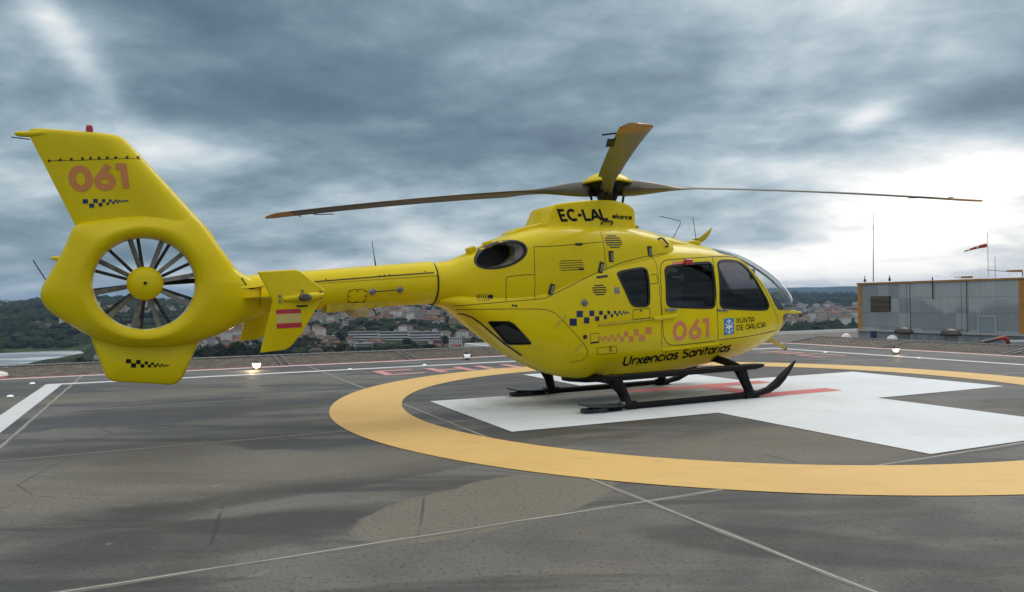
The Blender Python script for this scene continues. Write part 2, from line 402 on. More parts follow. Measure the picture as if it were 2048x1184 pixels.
# side-view outlines of doors, windows, seams and markings, in metres: (x forward, z up)
FEAT = {'w_quarter': [(-0.339, 1.755), (-0.312, 1.782), (-0.256, 1.8), (0.063, 1.851), (0.123, 1.84), (0.148, 1.803), (0.128, 1.399), (0.111, 1.354), (0.064, 1.333), (-0.089, 1.335), (-0.141, 1.35), (-0.183, 1.395)],
 'w_slide': [(0.448, 1.805), (0.477, 1.852), (0.544, 1.883), (1.291, 1.951), (1.35, 1.935), (1.354, 1.878), (1.294, 1.356), (1.271, 1.306), (1.208, 1.292), (0.51, 1.319), (0.444, 1.343), (0.419, 1.396)],
 'w_door': [(1.466, 1.897), (1.521, 1.955), (1.613, 1.982), (1.843, 1.988), (2.008, 1.967), (2.105, 1.892), (2.204, 1.742), (2.319, 1.543), (2.452, 1.36), (2.469, 1.294), (2.389, 1.242), (1.518, 1.282), (1.421, 1.307), (1.392, 1.371)],
 'w_clam': [(-2.111, 1.168), (-1.865, 1.165), (-1.803, 1.132), (-1.546, 0.87), (-1.566, 0.857), (-1.77, 0.864), (-1.815, 0.884)],
 'w_chin': [(2.802, 1.161), (2.829, 1.175), (3.008, 1.172), (3.102, 1.16), (3.132, 1.148), (3.081, 1.098), (2.979, 1.013), (2.919, 1.057), (2.824, 1.111)],
 'wsf': [(1.609, 2.186), (1.652, 2.131), (1.676, 2.052), (1.885, 2.073), (2.063, 2.038), (2.166, 1.928), (2.277, 1.777), (2.425, 1.61), (2.551, 1.443), (2.627, 1.325), (2.693, 1.249), (2.818, 1.225), (3.006, 1.215)],
 'wsf2': [(2.81, 1.247), (3.07, 1.221), (3.103, 1.214), (3.15, 1.22)],
 'l_rear_v': [(-1.516, 2.124), (-1.525, 1.879), (-1.521, 1.624), (-1.522, 1.439)],
 'l_top': [(-1.519, 2.111), (-1.229, 2.127), (-0.939, 2.152), (-0.505, 2.197)],
 'l_mid_v': [(-0.439, 2.413), (-0.481, 2.296), (-0.5, 2.122), (-0.503, 1.954), (-0.483, 1.847)],
 'l_front_v': [(0.389, 2.377), (0.401, 2.254), (0.356, 2.052)],
 'l_hatch1': [(-1.534, 1.757), (-1.684, 1.751), (-1.852, 1.733), (-1.889, 1.714), (-1.889, 1.563), (-1.885, 1.418)],
 'l_seam': [(-2.514, 1.369), (-2.214, 1.39), (-1.891, 1.414), (-1.522, 1.439), (-1.379, 1.456), (-1.185, 1.545), (-0.967, 1.641), (-0.74, 1.74), (-0.492, 1.834), (-0.305, 1.903), (-0.079, 1.96), (0.168, 2.013), (0.607, 2.074)],
 'l_clam1': [(-2.452, 1.324), (-1.975, 1.324), (-1.471, 1.317), (-1.368, 1.303), (-1.279, 1.263), (-1.202, 1.191), (-1.049, 1.028), (-0.878, 0.854), (-0.816, 0.773), (-0.802, 0.706), (-0.851, 0.64), (-1.006, 0.611)],
 'l_clam2': [(-2.391, 1.272), (-2.345, 1.259), (-2.269, 1.221), (-2.162, 1.143), (-1.996, 1.011), (-1.812, 0.869), (-1.574, 0.71)],
 'l_slide': [(1.442, 2.037), (0.934, 2.001), (0.563, 1.975), (0.478, 1.953), (0.416, 1.913), (0.379, 1.851), (0.344, 1.667), (0.335, 1.307), (0.351, 1.037), (0.372, 0.916), (0.42, 0.839), (0.505, 0.793), (0.623, 0.785), (0.921, 0.797), (1.349, 0.82)],
 'l_between': [(1.442, 2.037), (1.345, 1.798), (1.333, 1.45), (1.338, 1.136), (1.38, 0.827)],
 'l_door': [(1.442, 2.037), (1.781, 2.054), (2.004, 2.036), (2.104, 1.952), (2.225, 1.784), (2.368, 1.61), (2.489, 1.427), (2.623, 1.225), (2.713, 1.122), (2.785, 1.001), (2.813, 0.931), (2.631, 0.912), (2.033, 0.86), (1.38, 0.827)],
 'l_post': [(0.31, 2.02), (0.33, 1.912), (0.315, 1.728), (0.31, 1.457), (0.33, 1.217), (0.33, 1.007), (0.355, 0.78)],
 'l_q': [(0.182, 1.757), (0.295, 1.77), (0.291, 1.645), (0.166, 1.633)],
 'l_slot': [(-0.685, 1.097), (0.181, 1.159)],
 'rail': [(0.181, 1.159), (0.567, 1.193)],
 'sill': [(0.375, 0.723), (0.728, 0.738), (1.398, 0.772)],
 'l_h2': [(-0.146, 1.284), (0.131, 1.305), (0.135, 1.179), (-0.145, 1.155), (-0.146, 1.284)],
 'l_h3': [(-0.794, 0.984), (-0.674, 0.992), (-0.663, 0.879), (-0.786, 0.866), (-0.794, 0.984)],
 'l_h3b': [(-0.786, 0.864), (-0.663, 0.876)],
 'l_h4': [(-0.682, 0.796), (-0.397, 0.812), (-0.375, 0.715), (-0.665, 0.704), (-0.682, 0.796)],
 'l_low': [(1.38, 0.827), (2.159, 0.871), (2.791, 0.914)],
 'bar': [(-0.657, 1.719), (-0.489, 1.74)],
 'cover': [(-4.213, 1.671), (-3.801, 1.705), (-3.252, 1.749), (-2.752, 1.786)],
 'cover2': [(-5.006, 1.713), (-4.961, 1.634), (-4.913, 1.59), (-4.772, 1.62)],
 'pts': {'louvA': (-0.327, 2.208), 'louvB': (-1.011, 1.875), 'louvC': (-0.642, 1.554), 'latA': (-0.405, 2.002), 'latB': (0.258, 2.085), 'latC': (-0.57, 1.853), 'latD': (-1.295, 1.565), 'stick': (-0.387, 1.546), 'knob': (-0.872, 1.39), 'dot1': (-2.068, 1.48), 'grille': (-2.166, 1.468), 'dot2': (-0.871, 0.946), 'dot3': (-1.81, 1.366), 'dot4': (-1.773, 1.359), 'redl': (0.891, 1.936), 'redlabel': (0.727, 1.927), 'h1': (0.485, 1.278), 'h2': (1.443, 1.257), 'beaconE': (-0.469, 0.771), 'exh': (-1.934, 2.005), 'panelboom': (-3.716, 1.5), 'pad1': (-3.538, 1.552), 'pad2': (-3.195, 1.575), 'whitefront': (0.126, 2.528), 'vent4': (-0.887, 2.153), 'hinge1': (-1.202, 1.166), 'hinge2': (-0.893, 0.868), 'dotd': (-0.012, 1.273), 'nav': (-4.555, 1.473)}, 'exh_ax': [(-2.226, 1.901), (-1.626, 2.117), (-1.814, 2.198), (-2.002, 1.816)],
 'handle1': [(-0.362, 2.446), (-0.353, 2.484), (-0.325, 2.497), (-0.206, 2.505), (-0.186, 2.49), (-0.19, 2.456)],
 'handle2': [(0.487, 2.253), (0.534, 2.268), (0.568, 2.258), (0.621, 2.183), (0.61, 2.157), (0.576, 2.149)],
 't_061d': [(0.526, 0.837), (1.228, 0.878), (0.508, 1.113)],
 't_xunta': [(1.722, 1.064), (2.118, 1.073), (1.715, 1.138)],
 't_gal': [(1.74, 0.957), (2.41, 0.987), (1.725, 1.033)],
 't_urx': [(-0.225, 0.53), (1.728, 0.656), (-0.278, 0.658)],
 't_E': [(-0.491, 0.746), (-0.438, 0.752), (-0.503, 0.797)],
 't_ec': [(-0.991, 2.486), (-0.223, 2.531), (-1.042, 2.636)],
 't_el': [(-0.162, 2.554), (0.186, 2.552), (-0.164, 2.619)],
 't_061f': [(-6.645, 2.597), (-6.088, 2.661), (-6.674, 2.854)],
 'logo': [(1.46, 1.131), (1.663, 1.144), (1.692, 0.914), (1.489, 0.895)],
 'flag': [(-4.821, 1.361), (-4.584, 1.366), (-4.814, 1.173), (-4.573, 1.181)],
 'navy': [[(-1.088, 1.189), (-0.989, 1.187), (-0.99, 1.093), (-1.089, 1.095)], [(-0.99, 1.288), (-0.901, 1.286), (-0.903, 1.204), (-0.992, 1.206)], [(-0.889, 1.201), (-0.811, 1.199), (-0.812, 1.12), (-0.891, 1.122)], [(-0.809, 1.287), (-0.739, 1.286), (-0.74, 1.217), (-0.811, 1.218)], [(-0.728, 1.212), (-0.665, 1.211), (-0.666, 1.149), (-0.729, 1.15)], [(-0.668, 1.283), (-0.613, 1.282), (-0.614, 1.228), (-0.669, 1.229)], [(-0.599, 1.227), (-0.552, 1.227), (-0.553, 1.171), (-0.6, 1.172)], [(-0.546, 1.281), (-0.503, 1.28), (-0.503, 1.234), (-0.546, 1.235)], [(-0.494, 1.237), (-0.456, 1.236), (-0.457, 1.193), (-0.495, 1.194)], [(-0.446, 1.279), (-0.412, 1.279), (-0.413, 1.24), (-0.447, 1.241)], [(-0.409, 1.247), (-0.375, 1.246), (-0.375, 1.207), (-0.41, 1.208)], [(-0.37, 1.278), (-0.34, 1.278), (-0.34, 1.245), (-0.371, 1.246)], [(-0.336, 1.25), (-0.31, 1.25), (-0.31, 1.222), (-0.337, 1.223)], [(-0.304, 1.274), (-0.28, 1.274), (-0.281, 1.249), (-0.304, 1.25)], [(-0.279, 1.254), (-0.256, 1.254), (-0.256, 1.229), (-0.279, 1.23)], [(-0.251, 1.27), (-0.232, 1.27), (-0.232, 1.249), (-0.252, 1.249)], [(-0.232, 1.26), (-0.213, 1.26), (-0.213, 1.24), (-0.233, 1.24)]],
 'orange': [[(0.052, 1.051), (0.156, 1.049), (0.16, 0.953), (0.056, 0.956)], [(-0.049, 0.951), (0.052, 0.948), (0.06, 0.86), (-0.041, 0.863)], [(-0.131, 1.03), (-0.052, 1.028), (-0.048, 0.942), (-0.128, 0.945)], [(-0.206, 0.939), (-0.131, 0.937), (-0.124, 0.859), (-0.199, 0.862)], [(-0.286, 1.002), (-0.218, 1.0), (-0.215, 0.931), (-0.283, 0.933)], [(-0.351, 0.935), (-0.283, 0.933), (-0.277, 0.865), (-0.345, 0.867)], [(-0.4, 0.977), (-0.352, 0.976), (-0.35, 0.927), (-0.398, 0.929)], [(-0.446, 0.925), (-0.398, 0.924), (-0.393, 0.869), (-0.441, 0.87)], [(-0.503, 0.964), (-0.456, 0.963), (-0.455, 0.914), (-0.502, 0.916)], [(-0.545, 0.922), (-0.502, 0.921), (-0.498, 0.875), (-0.541, 0.877)], [(-0.592, 0.951), (-0.55, 0.949), (-0.548, 0.912), (-0.59, 0.914)], [(-0.622, 0.919), (-0.591, 0.919), (-0.587, 0.878), (-0.618, 0.879)], [(-0.65, 0.944), (-0.622, 0.944), (-0.621, 0.911), (-0.649, 0.912)], [(-0.671, 0.916), (-0.649, 0.915), (-0.646, 0.886), (-0.668, 0.887)], [(-0.693, 0.939), (-0.671, 0.939), (-0.671, 0.916), (-0.692, 0.917)]],
 'fchk': [[(-6.538, 2.528), (-6.491, 2.529), (-6.491, 2.484), (-6.538, 2.482)], [(-6.48, 2.484), (-6.434, 2.485), (-6.435, 2.442), (-6.48, 2.441)], [(-6.442, 2.534), (-6.402, 2.535), (-6.402, 2.494), (-6.443, 2.493)], [(-6.394, 2.495), (-6.358, 2.496), (-6.358, 2.459), (-6.394, 2.458)], [(-6.363, 2.534), (-6.332, 2.535), (-6.332, 2.502), (-6.364, 2.501)], [(-6.323, 2.502), (-6.296, 2.503), (-6.296, 2.475), (-6.323, 2.475)], [(-6.299, 2.534), (-6.273, 2.535), (-6.273, 2.507), (-6.299, 2.506)], [(-6.269, 2.512), (-6.245, 2.513), (-6.245, 2.488), (-6.269, 2.487)], [(-6.247, 2.534), (-6.226, 2.535), (-6.226, 2.512), (-6.248, 2.512)], [(-6.226, 2.518), (-6.205, 2.518), (-6.205, 2.497), (-6.227, 2.496)], [(-6.209, 2.534), (-6.191, 2.535), (-6.191, 2.518), (-6.209, 2.517)], [(-6.187, 2.522), (-6.172, 2.522), (-6.172, 2.506), (-6.188, 2.506)], [(-6.173, 2.533), (-6.158, 2.533), (-6.158, 2.519), (-6.173, 2.518)], [(-6.155, 2.526), (-6.142, 2.526), (-6.142, 2.511), (-6.156, 2.511)], [(-6.143, 2.533), (-6.13, 2.533), (-6.131, 2.521), (-6.144, 2.521)], [(-6.13, 2.53), (-6.117, 2.531), (-6.117, 2.519), (-6.131, 2.518)]],
 'lchk': [[(-6.152, 0.855), (-6.104, 0.853), (-6.105, 0.81), (-6.153, 0.812)], [(-6.105, 0.81), (-6.057, 0.808), (-6.058, 0.76), (-6.105, 0.763)], [(-6.056, 0.841), (-6.015, 0.839), (-6.015, 0.797), (-6.056, 0.799)], [(-6.015, 0.796), (-5.979, 0.794), (-5.979, 0.756), (-6.015, 0.758)], [(-5.975, 0.822), (-5.944, 0.821), (-5.944, 0.788), (-5.975, 0.789)], [(-5.944, 0.788), (-5.915, 0.786), (-5.915, 0.756), (-5.945, 0.758)], [(-5.914, 0.808), (-5.887, 0.807), (-5.887, 0.781), (-5.915, 0.782)], [(-5.887, 0.781), (-5.862, 0.78), (-5.863, 0.755), (-5.887, 0.756)], [(-5.86, 0.797), (-5.839, 0.796), (-5.839, 0.774), (-5.86, 0.775)], [(-5.838, 0.774), (-5.819, 0.773), (-5.819, 0.754), (-5.838, 0.755)], [(-5.818, 0.789), (-5.799, 0.788), (-5.8, 0.769), (-5.818, 0.77)], [(-5.8, 0.771), (-5.784, 0.77), (-5.784, 0.754), (-5.8, 0.755)], [(-5.782, 0.78), (-5.768, 0.779), (-5.768, 0.766), (-5.782, 0.767)], [(-5.767, 0.768), (-5.753, 0.767), (-5.754, 0.754), (-5.767, 0.754)], [(-5.752, 0.774), (-5.74, 0.774), (-5.74, 0.763), (-5.752, 0.764)]],
 'finrow': [(-6.833, 2.907), (-6.734, 2.921), (-6.637, 2.934), (-6.536, 2.946), (-6.463, 2.954), (-6.385, 2.961), (-6.31, 2.966), (-6.232, 2.973), (-6.127, 2.984), (-6.026, 2.996)],
 'finline': [(-6.852, 2.806), (-6.594, 2.923), (-5.995, 2.983)]}

# ------------------------------------------------------------------ materials
def material(name, base, rough=.5, metal=0.0, coat=0.0, emit=None, es=0.0, spec=.5, noise=None, nscale=4, bump=0.0, bscale=60, two=None):
    m = bpy.data.materials.new(name); m.use_nodes = True
    t = NT(m.node_tree); b = t.n['Principled BSDF']
    b.inputs['Roughness'].default_value = rough; b.inputs['Metallic'].default_value = metal
    b.inputs['Coat Weight'].default_value = coat; b.inputs['Coat Roughness'].default_value = .06
    b.inputs['Specular IOR Level'].default_value = spec
    tc = t.new('ShaderNodeTexCoord').outputs['Object']
    if noise:
        f = t.ramp(t.noise(tc, nscale, 5, .6), .35, .65)
        t.link(t.mix(f, base, noise), b.inputs['Base Color'])
    else:
        b.inputs['Base Color'].default_value = (*base, 1)
    if bump:
        t.link(t.bump(t.noise(tc, bscale, 3), bump, .004), b.inputs['Normal'])
    if emit:
        b.inputs['Emission Color'].default_value = (*emit, 1); b.inputs['Emission Strength'].default_value = es
    return m

def glassmat(name, tint, rough=.02, refl=1.0):
    m = bpy.data.materials.new(name); m.use_nodes = True
    t = NT(m.node_tree); t.n.remove(t.n['Principled BSDF'])
    tr = t.new('ShaderNodeBsdfTransparent'); tr.inputs[0].default_value = (*tint, 1)
    gl = t.new('ShaderNodeBsdfGlossy'); gl.inputs['Roughness'].default_value = rough
    g_ = t.new('ShaderNodeNewGeometry'); c_ = t.m('ABSOLUTE', t.vm('DOT_PRODUCT', g_.outputs['Normal'], g_.outputs['Incoming']))
    fr = t.m('ADD', t.m('MULTIPLY', t.m('POWER', t.m('SUBTRACT', 1.0, c_), 5.0), .9), .045)
    mx = t.new('ShaderNodeMixShader'); t.link(t.m('MULTIPLY', fr, refl, clamp=True), mx.inputs[0])
    t.link(tr.outputs[0], mx.inputs[1]); t.link(gl.outputs[0], mx.inputs[2])
    t.link(mx.outputs[0], t.n['Material Output'].inputs[0])
    return m

def yellow_paint():
    m = bpy.data.materials.new('yellow_paint'); m.use_nodes = True
    t = NT(m.node_tree); b = t.n['Principled BSDF']
    tc = t.new('ShaderNodeTexCoord').outputs['Object']
    n1 = t.noise(tc, 1.6, 5, .6); n2 = t.noise(t.mapping(tc, (3, 3, 14)), 2.2, 5, .65)
    n3 = t.noise(tc, 38, 3, .6)
    c = t.mix(t.ramp(n1, .35, .7), (.730, .575, .002), (.690, .525, .002))
    c = t.mix(t.m('MULTIPLY', t.ramp(n2, .55, .80), .22), c, (.36, .27, .03))
    c = t.mix(t.m('MULTIPLY', t.ramp(n3, .62, .78), .15), c, (.30, .23, .04))
    t.link(c, b.inputs['Base Color'])
    t.link(t.ramp(n2, .3, .8, .26, .48), b.inputs['Roughness'])
    b.inputs['Coat Weight'].default_value = .18; b.inputs['Coat Roughness'].default_value = .06; b.inputs['Specular IOR Level'].default_value = .15
    t.link(t.bump(t.noise(tc, 3.5, 2, .4), .05, .02), b.inputs['Coat Normal'])
    return m

M = dict(
    yellow=yellow_paint(),
    yellow_worn=material('yellow_worn', (.60, .46, .012), .42, noise=(.42, .31, .03), nscale=9),
    inner=material('cabin_lining', (.055, .057, .06), .8),
    black=material('black_paint', (.005, .0055, .006), .50, noise=(.010, .010, .010), nscale=12, bump=.15, spec=.16),
    rubber=material('black_rubber', (.010, .010, .011), .55),
    seam=material('seam_shadow_gap', (.035, .028, .006), .7),
    dark=material('dark_metal', (.03, .032, .036), .42, metal=.6, noise=(.07, .065, .06), nscale=14),
    steel=material('burnt_steel', (.16, .145, .135), .55, metal=.5, noise=(.07, .06, .055), nscale=7),
    grey=material('grey_metal', (.28, .29, .29), .45, metal=.5, noise=(.16, .16, .16), nscale=20),
    white=material('white_paint', (.78, .78, .76), .45),
    navy=material('navy_decal', (.008, .014, .085), .35, coat=.3),
    ink=material('black_decal', (.006, .006, .006), .6, spec=.2),
    orange=material('orange_decal', (.62, .22, .045), .4, coat=.3),
    coral=material('coral_decal', (.66, .20, .095), .4, coat=.3),
    flagred=material('flag_red', (.46, .020, .035), .4, coat=.3),
    flagyel=material('flag_pale_yellow', (.58, .46, .14), .4, coat=.3),
    blue=material('blue_decal', (.02, .20, .52), .4, coat=.3),
    red=material('red_lens', (.42, .012, .012), .2, coat=.5),
    blade=material('blade_grey', (.075, .070, .050), .34, noise=(.115, .100, .070), nscale=2.5, spec=.6),
    tip=material('blade_tip_orange', (.50, .22, .03), .38, noise=(.40, .19, .03), nscale=6),
    fan=material('fan_blade_grey', (.21, .205, .195), .45, noise=(.13, .13, .125), nscale=15),
    cream=material('radome_cream', (.50, .42, .24), .5),
    seatm=material('seat_fabric', (.035, .037, .045), .9),
    glass=glassmat('tinted_window', (.42, .45, .50), .015, .9),
    glassdoor=glassmat('door_window', (.46, .44, .465), .015, .8),
    glassdark=glassmat('dark_window', (.07, .08, .09), .03, .9),
    wind=glassmat('windscreen_glass', (.82, .85, .86), .01, 1.3),
)

# ------------------------------------------------------------------ helicopter
HX, HY, HR = 1.3896, 10.5623, .465
heli = empty('helicopter', (HX, HY, 0), HR)
tag(heli, 'yellow rescue helicopter with shrouded tail fan parked on the painted helipad cross', 'helicopter')

pod_m, cowl_m, roof_m, mast_m = hull(POD, 72, 56), hull(COWL, 44, 48), hull(ROOF, 24, 32), mast_hull()
boom_m, cover_m, hous_m, fin_m = boom_mesh(), boomcover_mesh(), housing_mesh(), fin_mesh()
lfin_m, stab_m = plate(LFIN, 0, .05), plate(STAB, -1.32, .02)
def bv(mb): return BVHTree.FromPolygons([Vector(v) for v in mb.v], mb.f)
SKIN = [bv(m) for m in (pod_m, cowl_m, roof_m, mast_m, boom_m, cover_m, hous_m, fin_m, lfin_m)]
SKIN_STAB = [bv(stab_m)]
def skin_hit(x, z, trees=None):
    best = None
    for t in (trees or SKIN):
        h = t.ray_cast(Vector((x, -4, z)), Vector((0, 1, 0)))
        if h[0] is not None and (best is None or h[0].y < best[0].y): best = (h[0], h[1] if h[1].y < 0 else -h[1])
    return best
def skin_y(x, z, trees=None, default=-.5):
    """y of the starboard skin at side-view point (x, z)"""
    h = skin_hit(x, z, trees)
    return h[0].y if h else default

def wrap(pts2, off, trees=None):
    """side-view points onto the skin, lifted along its normal a little"""
    hits = [skin_hit(x, z, trees) for x, z in pts2]; out = []
    last = next((h for h in hits if h), None)
    for (x, z), h in zip(pts2, hits):
        if h: last = h; out.append(h[0] + h[1] * off)
        else: out.append(Vector((x, (last[0].y if last else -.5) - off, z)))
    return out

def densify(p, step=.035, closed=False):
    q = []
    n = len(p)
    for i in range(n if closed else n - 1):
        a, b = p[i], p[(i + 1) % n]
        k = max(1, int(math.hypot(b[0] - a[0], b[1] - a[1]) / step))
        for j in range(k): q.append((a[0] + (b[0] - a[0]) * j / k, a[1] + (b[1] - a[1]) * j / k))
    if not closed: q.append(p[-1])
    return q

def smooth_closed(p, it=2):
    for _ in range(it):
        q = []
        for i in range(len(p)):
            a, b = p[i], p[(i + 1) % len(p)]
            q.append((a[0] * .78 + b[0] * .22, a[1] * .78 + b[1] * .22)); q.append((a[0] * .22 + b[0] * .78, a[1] * .22 + b[1] * .78))
        p = q
    return p

def ribbon(m, p, w_, off=.002, closed=False, trees=None, step=.035, inner=0.0):
    """a flat band of width w_ along side-view polyline p, lying on the skin"""
    p = densify(p, step, closed)
    n = len(p); L_, R_ = [], []
    for i in range(n):
        a = p[(i - 1) % n] if closed else p[max(i - 1, 0)]
        b = p[(i + 1) % n] if closed else p[min(i + 1, n - 1)]
        tx, tz = b[0] - a[0], b[1] - a[1]; l = math.hypot(tx, tz) or 1
        nx, nz = -tz / l, tx / l
        # mitre
        if closed or 0 < i < n - 1:
            c = p[i]; t1 = (c[0] - a[0], c[1] - a[1]); t2 = (b[0] - c[0], b[1] - c[1])
            l1, l2 = math.hypot(*t1) or 1, math.hypot(*t2) or 1
            cosang = (t1[0] * t2[0] + t1[1] * t2[1]) / (l1 * l2)
            k = 1 / max(.5, math.sqrt(max(0, (1 + cosang) / 2)))
        else: k = 1
        h = w_ / 2 * k
        L_.append((p[i][0] + nx * h, p[i][1] + nz * h)); R_.append((p[i][0] - nx * h, p[i][1] - nz * h))
    Lw, Rw = wrap(L_, off, trees), wrap(R_, off, trees)
    vs = Lw + Rw; fs = []
    for i in range(n if closed else n - 1):
        j = (i + 1) % n
        fs.append((i, j, n + j, n + i))
    m.add(vs, fs)

def patch(m, quad, off=.003, trees=None, nx=4, nz=4):
    a, b, c, d = quad
    g = []
    for i in range(nz + 1):
        for j in range(nx + 1):
            u, v = j / nx, i / nz
            x = (a[0] * (1 - u) + b[0] * u) * (1 - v) + (d[0] * (1 - u) + c[0] * u) * v
            z = (a[1] * (1 - u) + b[1] * u) * (1 - v) + (d[1] * (1 - u) + c[1] * u) * v
            g.append((x, z))
    w_ = wrap(g, off, trees)
    m.add(w_, [(i * (nx + 1) + j, i * (nx + 1) + j + 1, (i + 1) * (nx + 1) + j + 1, (i + 1) * (nx + 1) + j) for i in range(nz) for j in range(nx)])

def disc(m, c, r, off=.003, n=18, k=1.0, trees=None):
    pts = [(c[0] + r * math.cos(2 * math.pi * j / n), c[1] + r * k * math.sin(2 * math.pi * j / n)) for j in range(n)]
    w_ = wrap([c] + pts, off, trees)
    m.add(w_, [(0, 1 + j, 1 + (j + 1) % n) for j in range(n)])

# ---- stroke lettering: each glyph is a set of pen strokes on a unit cap height
def arc(cx, cy, rx, ry, a0, a1, n=14):
    return [(cx + rx * math.cos(R(a0 + (a1 - a0) * i / n)), cy + ry * math.sin(R(a0 + (a1 - a0) * i / n))) for i in range(n + 1)]
def ring(cx, cy, rx, ry, n=22): return arc(cx, cy, rx, ry, 0, 360 - 360 / n, n - 1) + ['closed']
G = {
    '0': (.86, [ring(.42, .5, .30, .40, 30)]), '6': (.86, [ring(.42, .33, .27, .24, 26), [(.62, .98), (.52, .84), (.30, .58), (.17, .42)]]),
    '1': (.50, [[(.02, .89), (.30, .89)], [(.30, 1.0), (.30, 0)]]),
    'E': (.62, [[(.5, .95), (.1, .95), (.1, .05), (.52, .05)], [(.1, .5), (.46, .5)]]),
    'C': (.74, [arc(.40, .5, .32, .45, 48, 312, 20)]), '-': (.42, [[(.06, .48), (.34, .48)]]), 'L': (.58, [[(.1, 1), (.1, .05), (.52, .05)]]),
    'A': (.74, [[(.02, 0), (.36, .98)], [(.36, .98), (.70, 0)], [(.15, .30), (.57, .30)]]),
    'a_cap': (.70, [[(.08, 0), (.08, .62)] + arc(.33, .62, .25, .33, 180, 0, 14) + [(.58, .62), (.58, 0)], [(.08, .36), (.58, .36)]]),
    'X': (.66, [[(.04, 1), (.60, 0)], [(.60, 1), (.04, 0)]]), 'N': (.76, [[(.09, 0), (.09, 1), (.62, 0), (.62, 1)]]),
    'T': (.62, [[(.02, .95), (.60, .95)], [(.31, .95), (.31, 0)]]), 'D': (.76, [[(.1, .05), (.1, .95), (.28, .95)] + arc(.30, .5, .34, .45, 90, -90, 16) + [(.1, .05)]]),
    'G': (.82, [arc(.42, .5, .34, .45, 48, 360, 22) + [(.46, .5)]]), 'I': (.26, [[(.12, 0), (.12, 1)]]), 'U': (.74, [[(.09, 1), (.09, .36)] + arc(.35, .36, .26, .31, 180, 360, 14) + [(.61, 1)]]),
    'S': (.64, [arc(.32, .73, .22, .22, 40, 250, 12) + arc(.31, .27, .24, .22, 80, -150, 14)]),
    ' ': (.30, []),
    'r': (.42, [[(.08, 0), (.08, .68)], [(.08, .44)] + arc(.28, .42, .20, .22, 170, 70, 8)]), 'x': (.54, [[(.03, .68), (.48, 0)], [(.48, .68), (.03, 0)]]),
    'e': (.64, [[(.06, .36), (.56, .36)] + arc(.31, .34, .26, .30, 5, 315, 20)]), 'n': (.62, [[(.08, 0), (.08, .68)], [(.08, .40)] + arc(.30, .40, .22, .25, 180, 0, 12) + [(.52, 0)]]),
    'c': (.54, [arc(.31, .34, .25, .30, 48, 312, 16)]), 'i': (.22, [[(.09, 0), (.09, .68)], [(.09, .86), (.09, .97)]]),
    'a': (.66, [ring(.31, .34, .24, .29, 20), [(.56, .68), (.56, 0)]]), 's': (.48, [arc(.24, .50, .15, .15, 30, 250, 10) + arc(.23, .17, .17, .14, 80, -150, 12)]),
    't': (.40, [[(.18, .95), (.18, 0)], [(.02, .66), (.36, .66)]]), 'o': (.62, [ring(.31, .34, .25, .30, 20)]), 'l': (.22, [[(.09, 0), (.09, 1)]]),
}
def lettering(m, chars, tri, pen, off=.003, slant=0.0, track=1.0, trees=None, xs=1.0):
    """chars set along tri = (baseline start, baseline end, cap-height point above the start)"""
    o, e, u = tri
    total = sum(G[c][0] * track for c in chars)
    bx, bz = (e[0] - o[0]) / total, (e[1] - o[1]) / total
    ux, uz = u[0] - o[0], u[1] - o[1]
    H_ = math.hypot(ux, uz)
    cur = 0; k = 0
    for ch in chars:
        wd, strokes = G[ch]
        for s_ in strokes:
            closed = s_[-1] == 'closed'
            pts = [q for q in s_ if q != 'closed']
            P2 = [(o[0] + bx * (cur + x + slant * y) + ux * y, o[1] + bz * (cur + x + slant * y) + uz * y) for x, y in pts]
            ribbon(m, P2, pen * H_, off + .0004 * (k % 4), closed, trees, .02); k += 1
        cur += wd * track

# ---- fuselage shell with real window openings
def cut_shell():
    outer = hull(POD, 84, 64); inner = hull(POD, 70, 64, inset=.035)
    me = bpy.data.meshes.new('shell')
    n = len(outer.v)
    me.from_pydata(outer.v + inner.v, [], outer.f + [tuple(i + n for i in f[::-1]) for f in inner.f]); me.update()
    bm = bmesh.new(); bm.from_mesh(me); bm.faces.ensure_lookup_table()
    no = len(outer.f)
    # outward normals outside, inward inside
    fo = [f for f in bm.faces if f.index < no]; fi = [f for f in bm.faces if f.index >= no]
    bmesh.ops.recalc_face_normals(bm, faces=fo); bmesh.ops.recalc_face_normals(bm, faces=fi)
    for f in fi: f.normal_flip(); f.material_index = 1
    bm.to_mesh(me); bm.free()
    return me
def skin_cut(poly, y0, y1, inset):
    """the piece of the pod skin inside a side-view outline, as a thin sheet following the curve"""
    src = hull(POD, 96, 72, inset=inset).mesh('pane', M['black'])
    cut = pm(poly, y0, y1); cut.materials.append(M['white'])
    me = boolean(src, cut, 'INTERSECT')
    bm = bmesh.new(); bm.from_mesh(me)
    bmesh.ops.delete(bm, geom=[f for f in bm.faces if f.material_index != 0], context='FACES')
    bm.to_mesh(me); bm.free()
    return me
WIN = {k: smooth_closed(FEAT[k]) for k in ('w_quarter', 'w_slide', 'w_door')}
CLAM = [FEAT['w_clam'][0], FEAT['w_clam'][1], FEAT['w_clam'][2], FEAT['w_clam'][3], FEAT['w_clam'][5], FEAT['w_clam'][6]]
def sharp_closed(p):
    q = []
    for i in range(len(p)):
        a_, b_ = p[i], p[(i + 1) % len(p)]
        q += [(a_[0] * .93 + b_[0] * .07, a_[1] * .93 + b_[1] * .07), (a_[0] * .07 + b_[0] * .93, a_[1] * .07 + b_[1] * .93)]
    return q
WIN['w_clam'] = sharp_closed(sharp_closed(CLAM))
ws = FEAT['wsf']
WS_POLY = [(1.60, 2.45)] + [ws[0], ws[1], (1.70, 2.095)] + ws[3:10] + [(2.72, 1.245), (2.85, 1.235), (3.10, 1.228), (3.7, 1.228), (3.7, 2.45)]
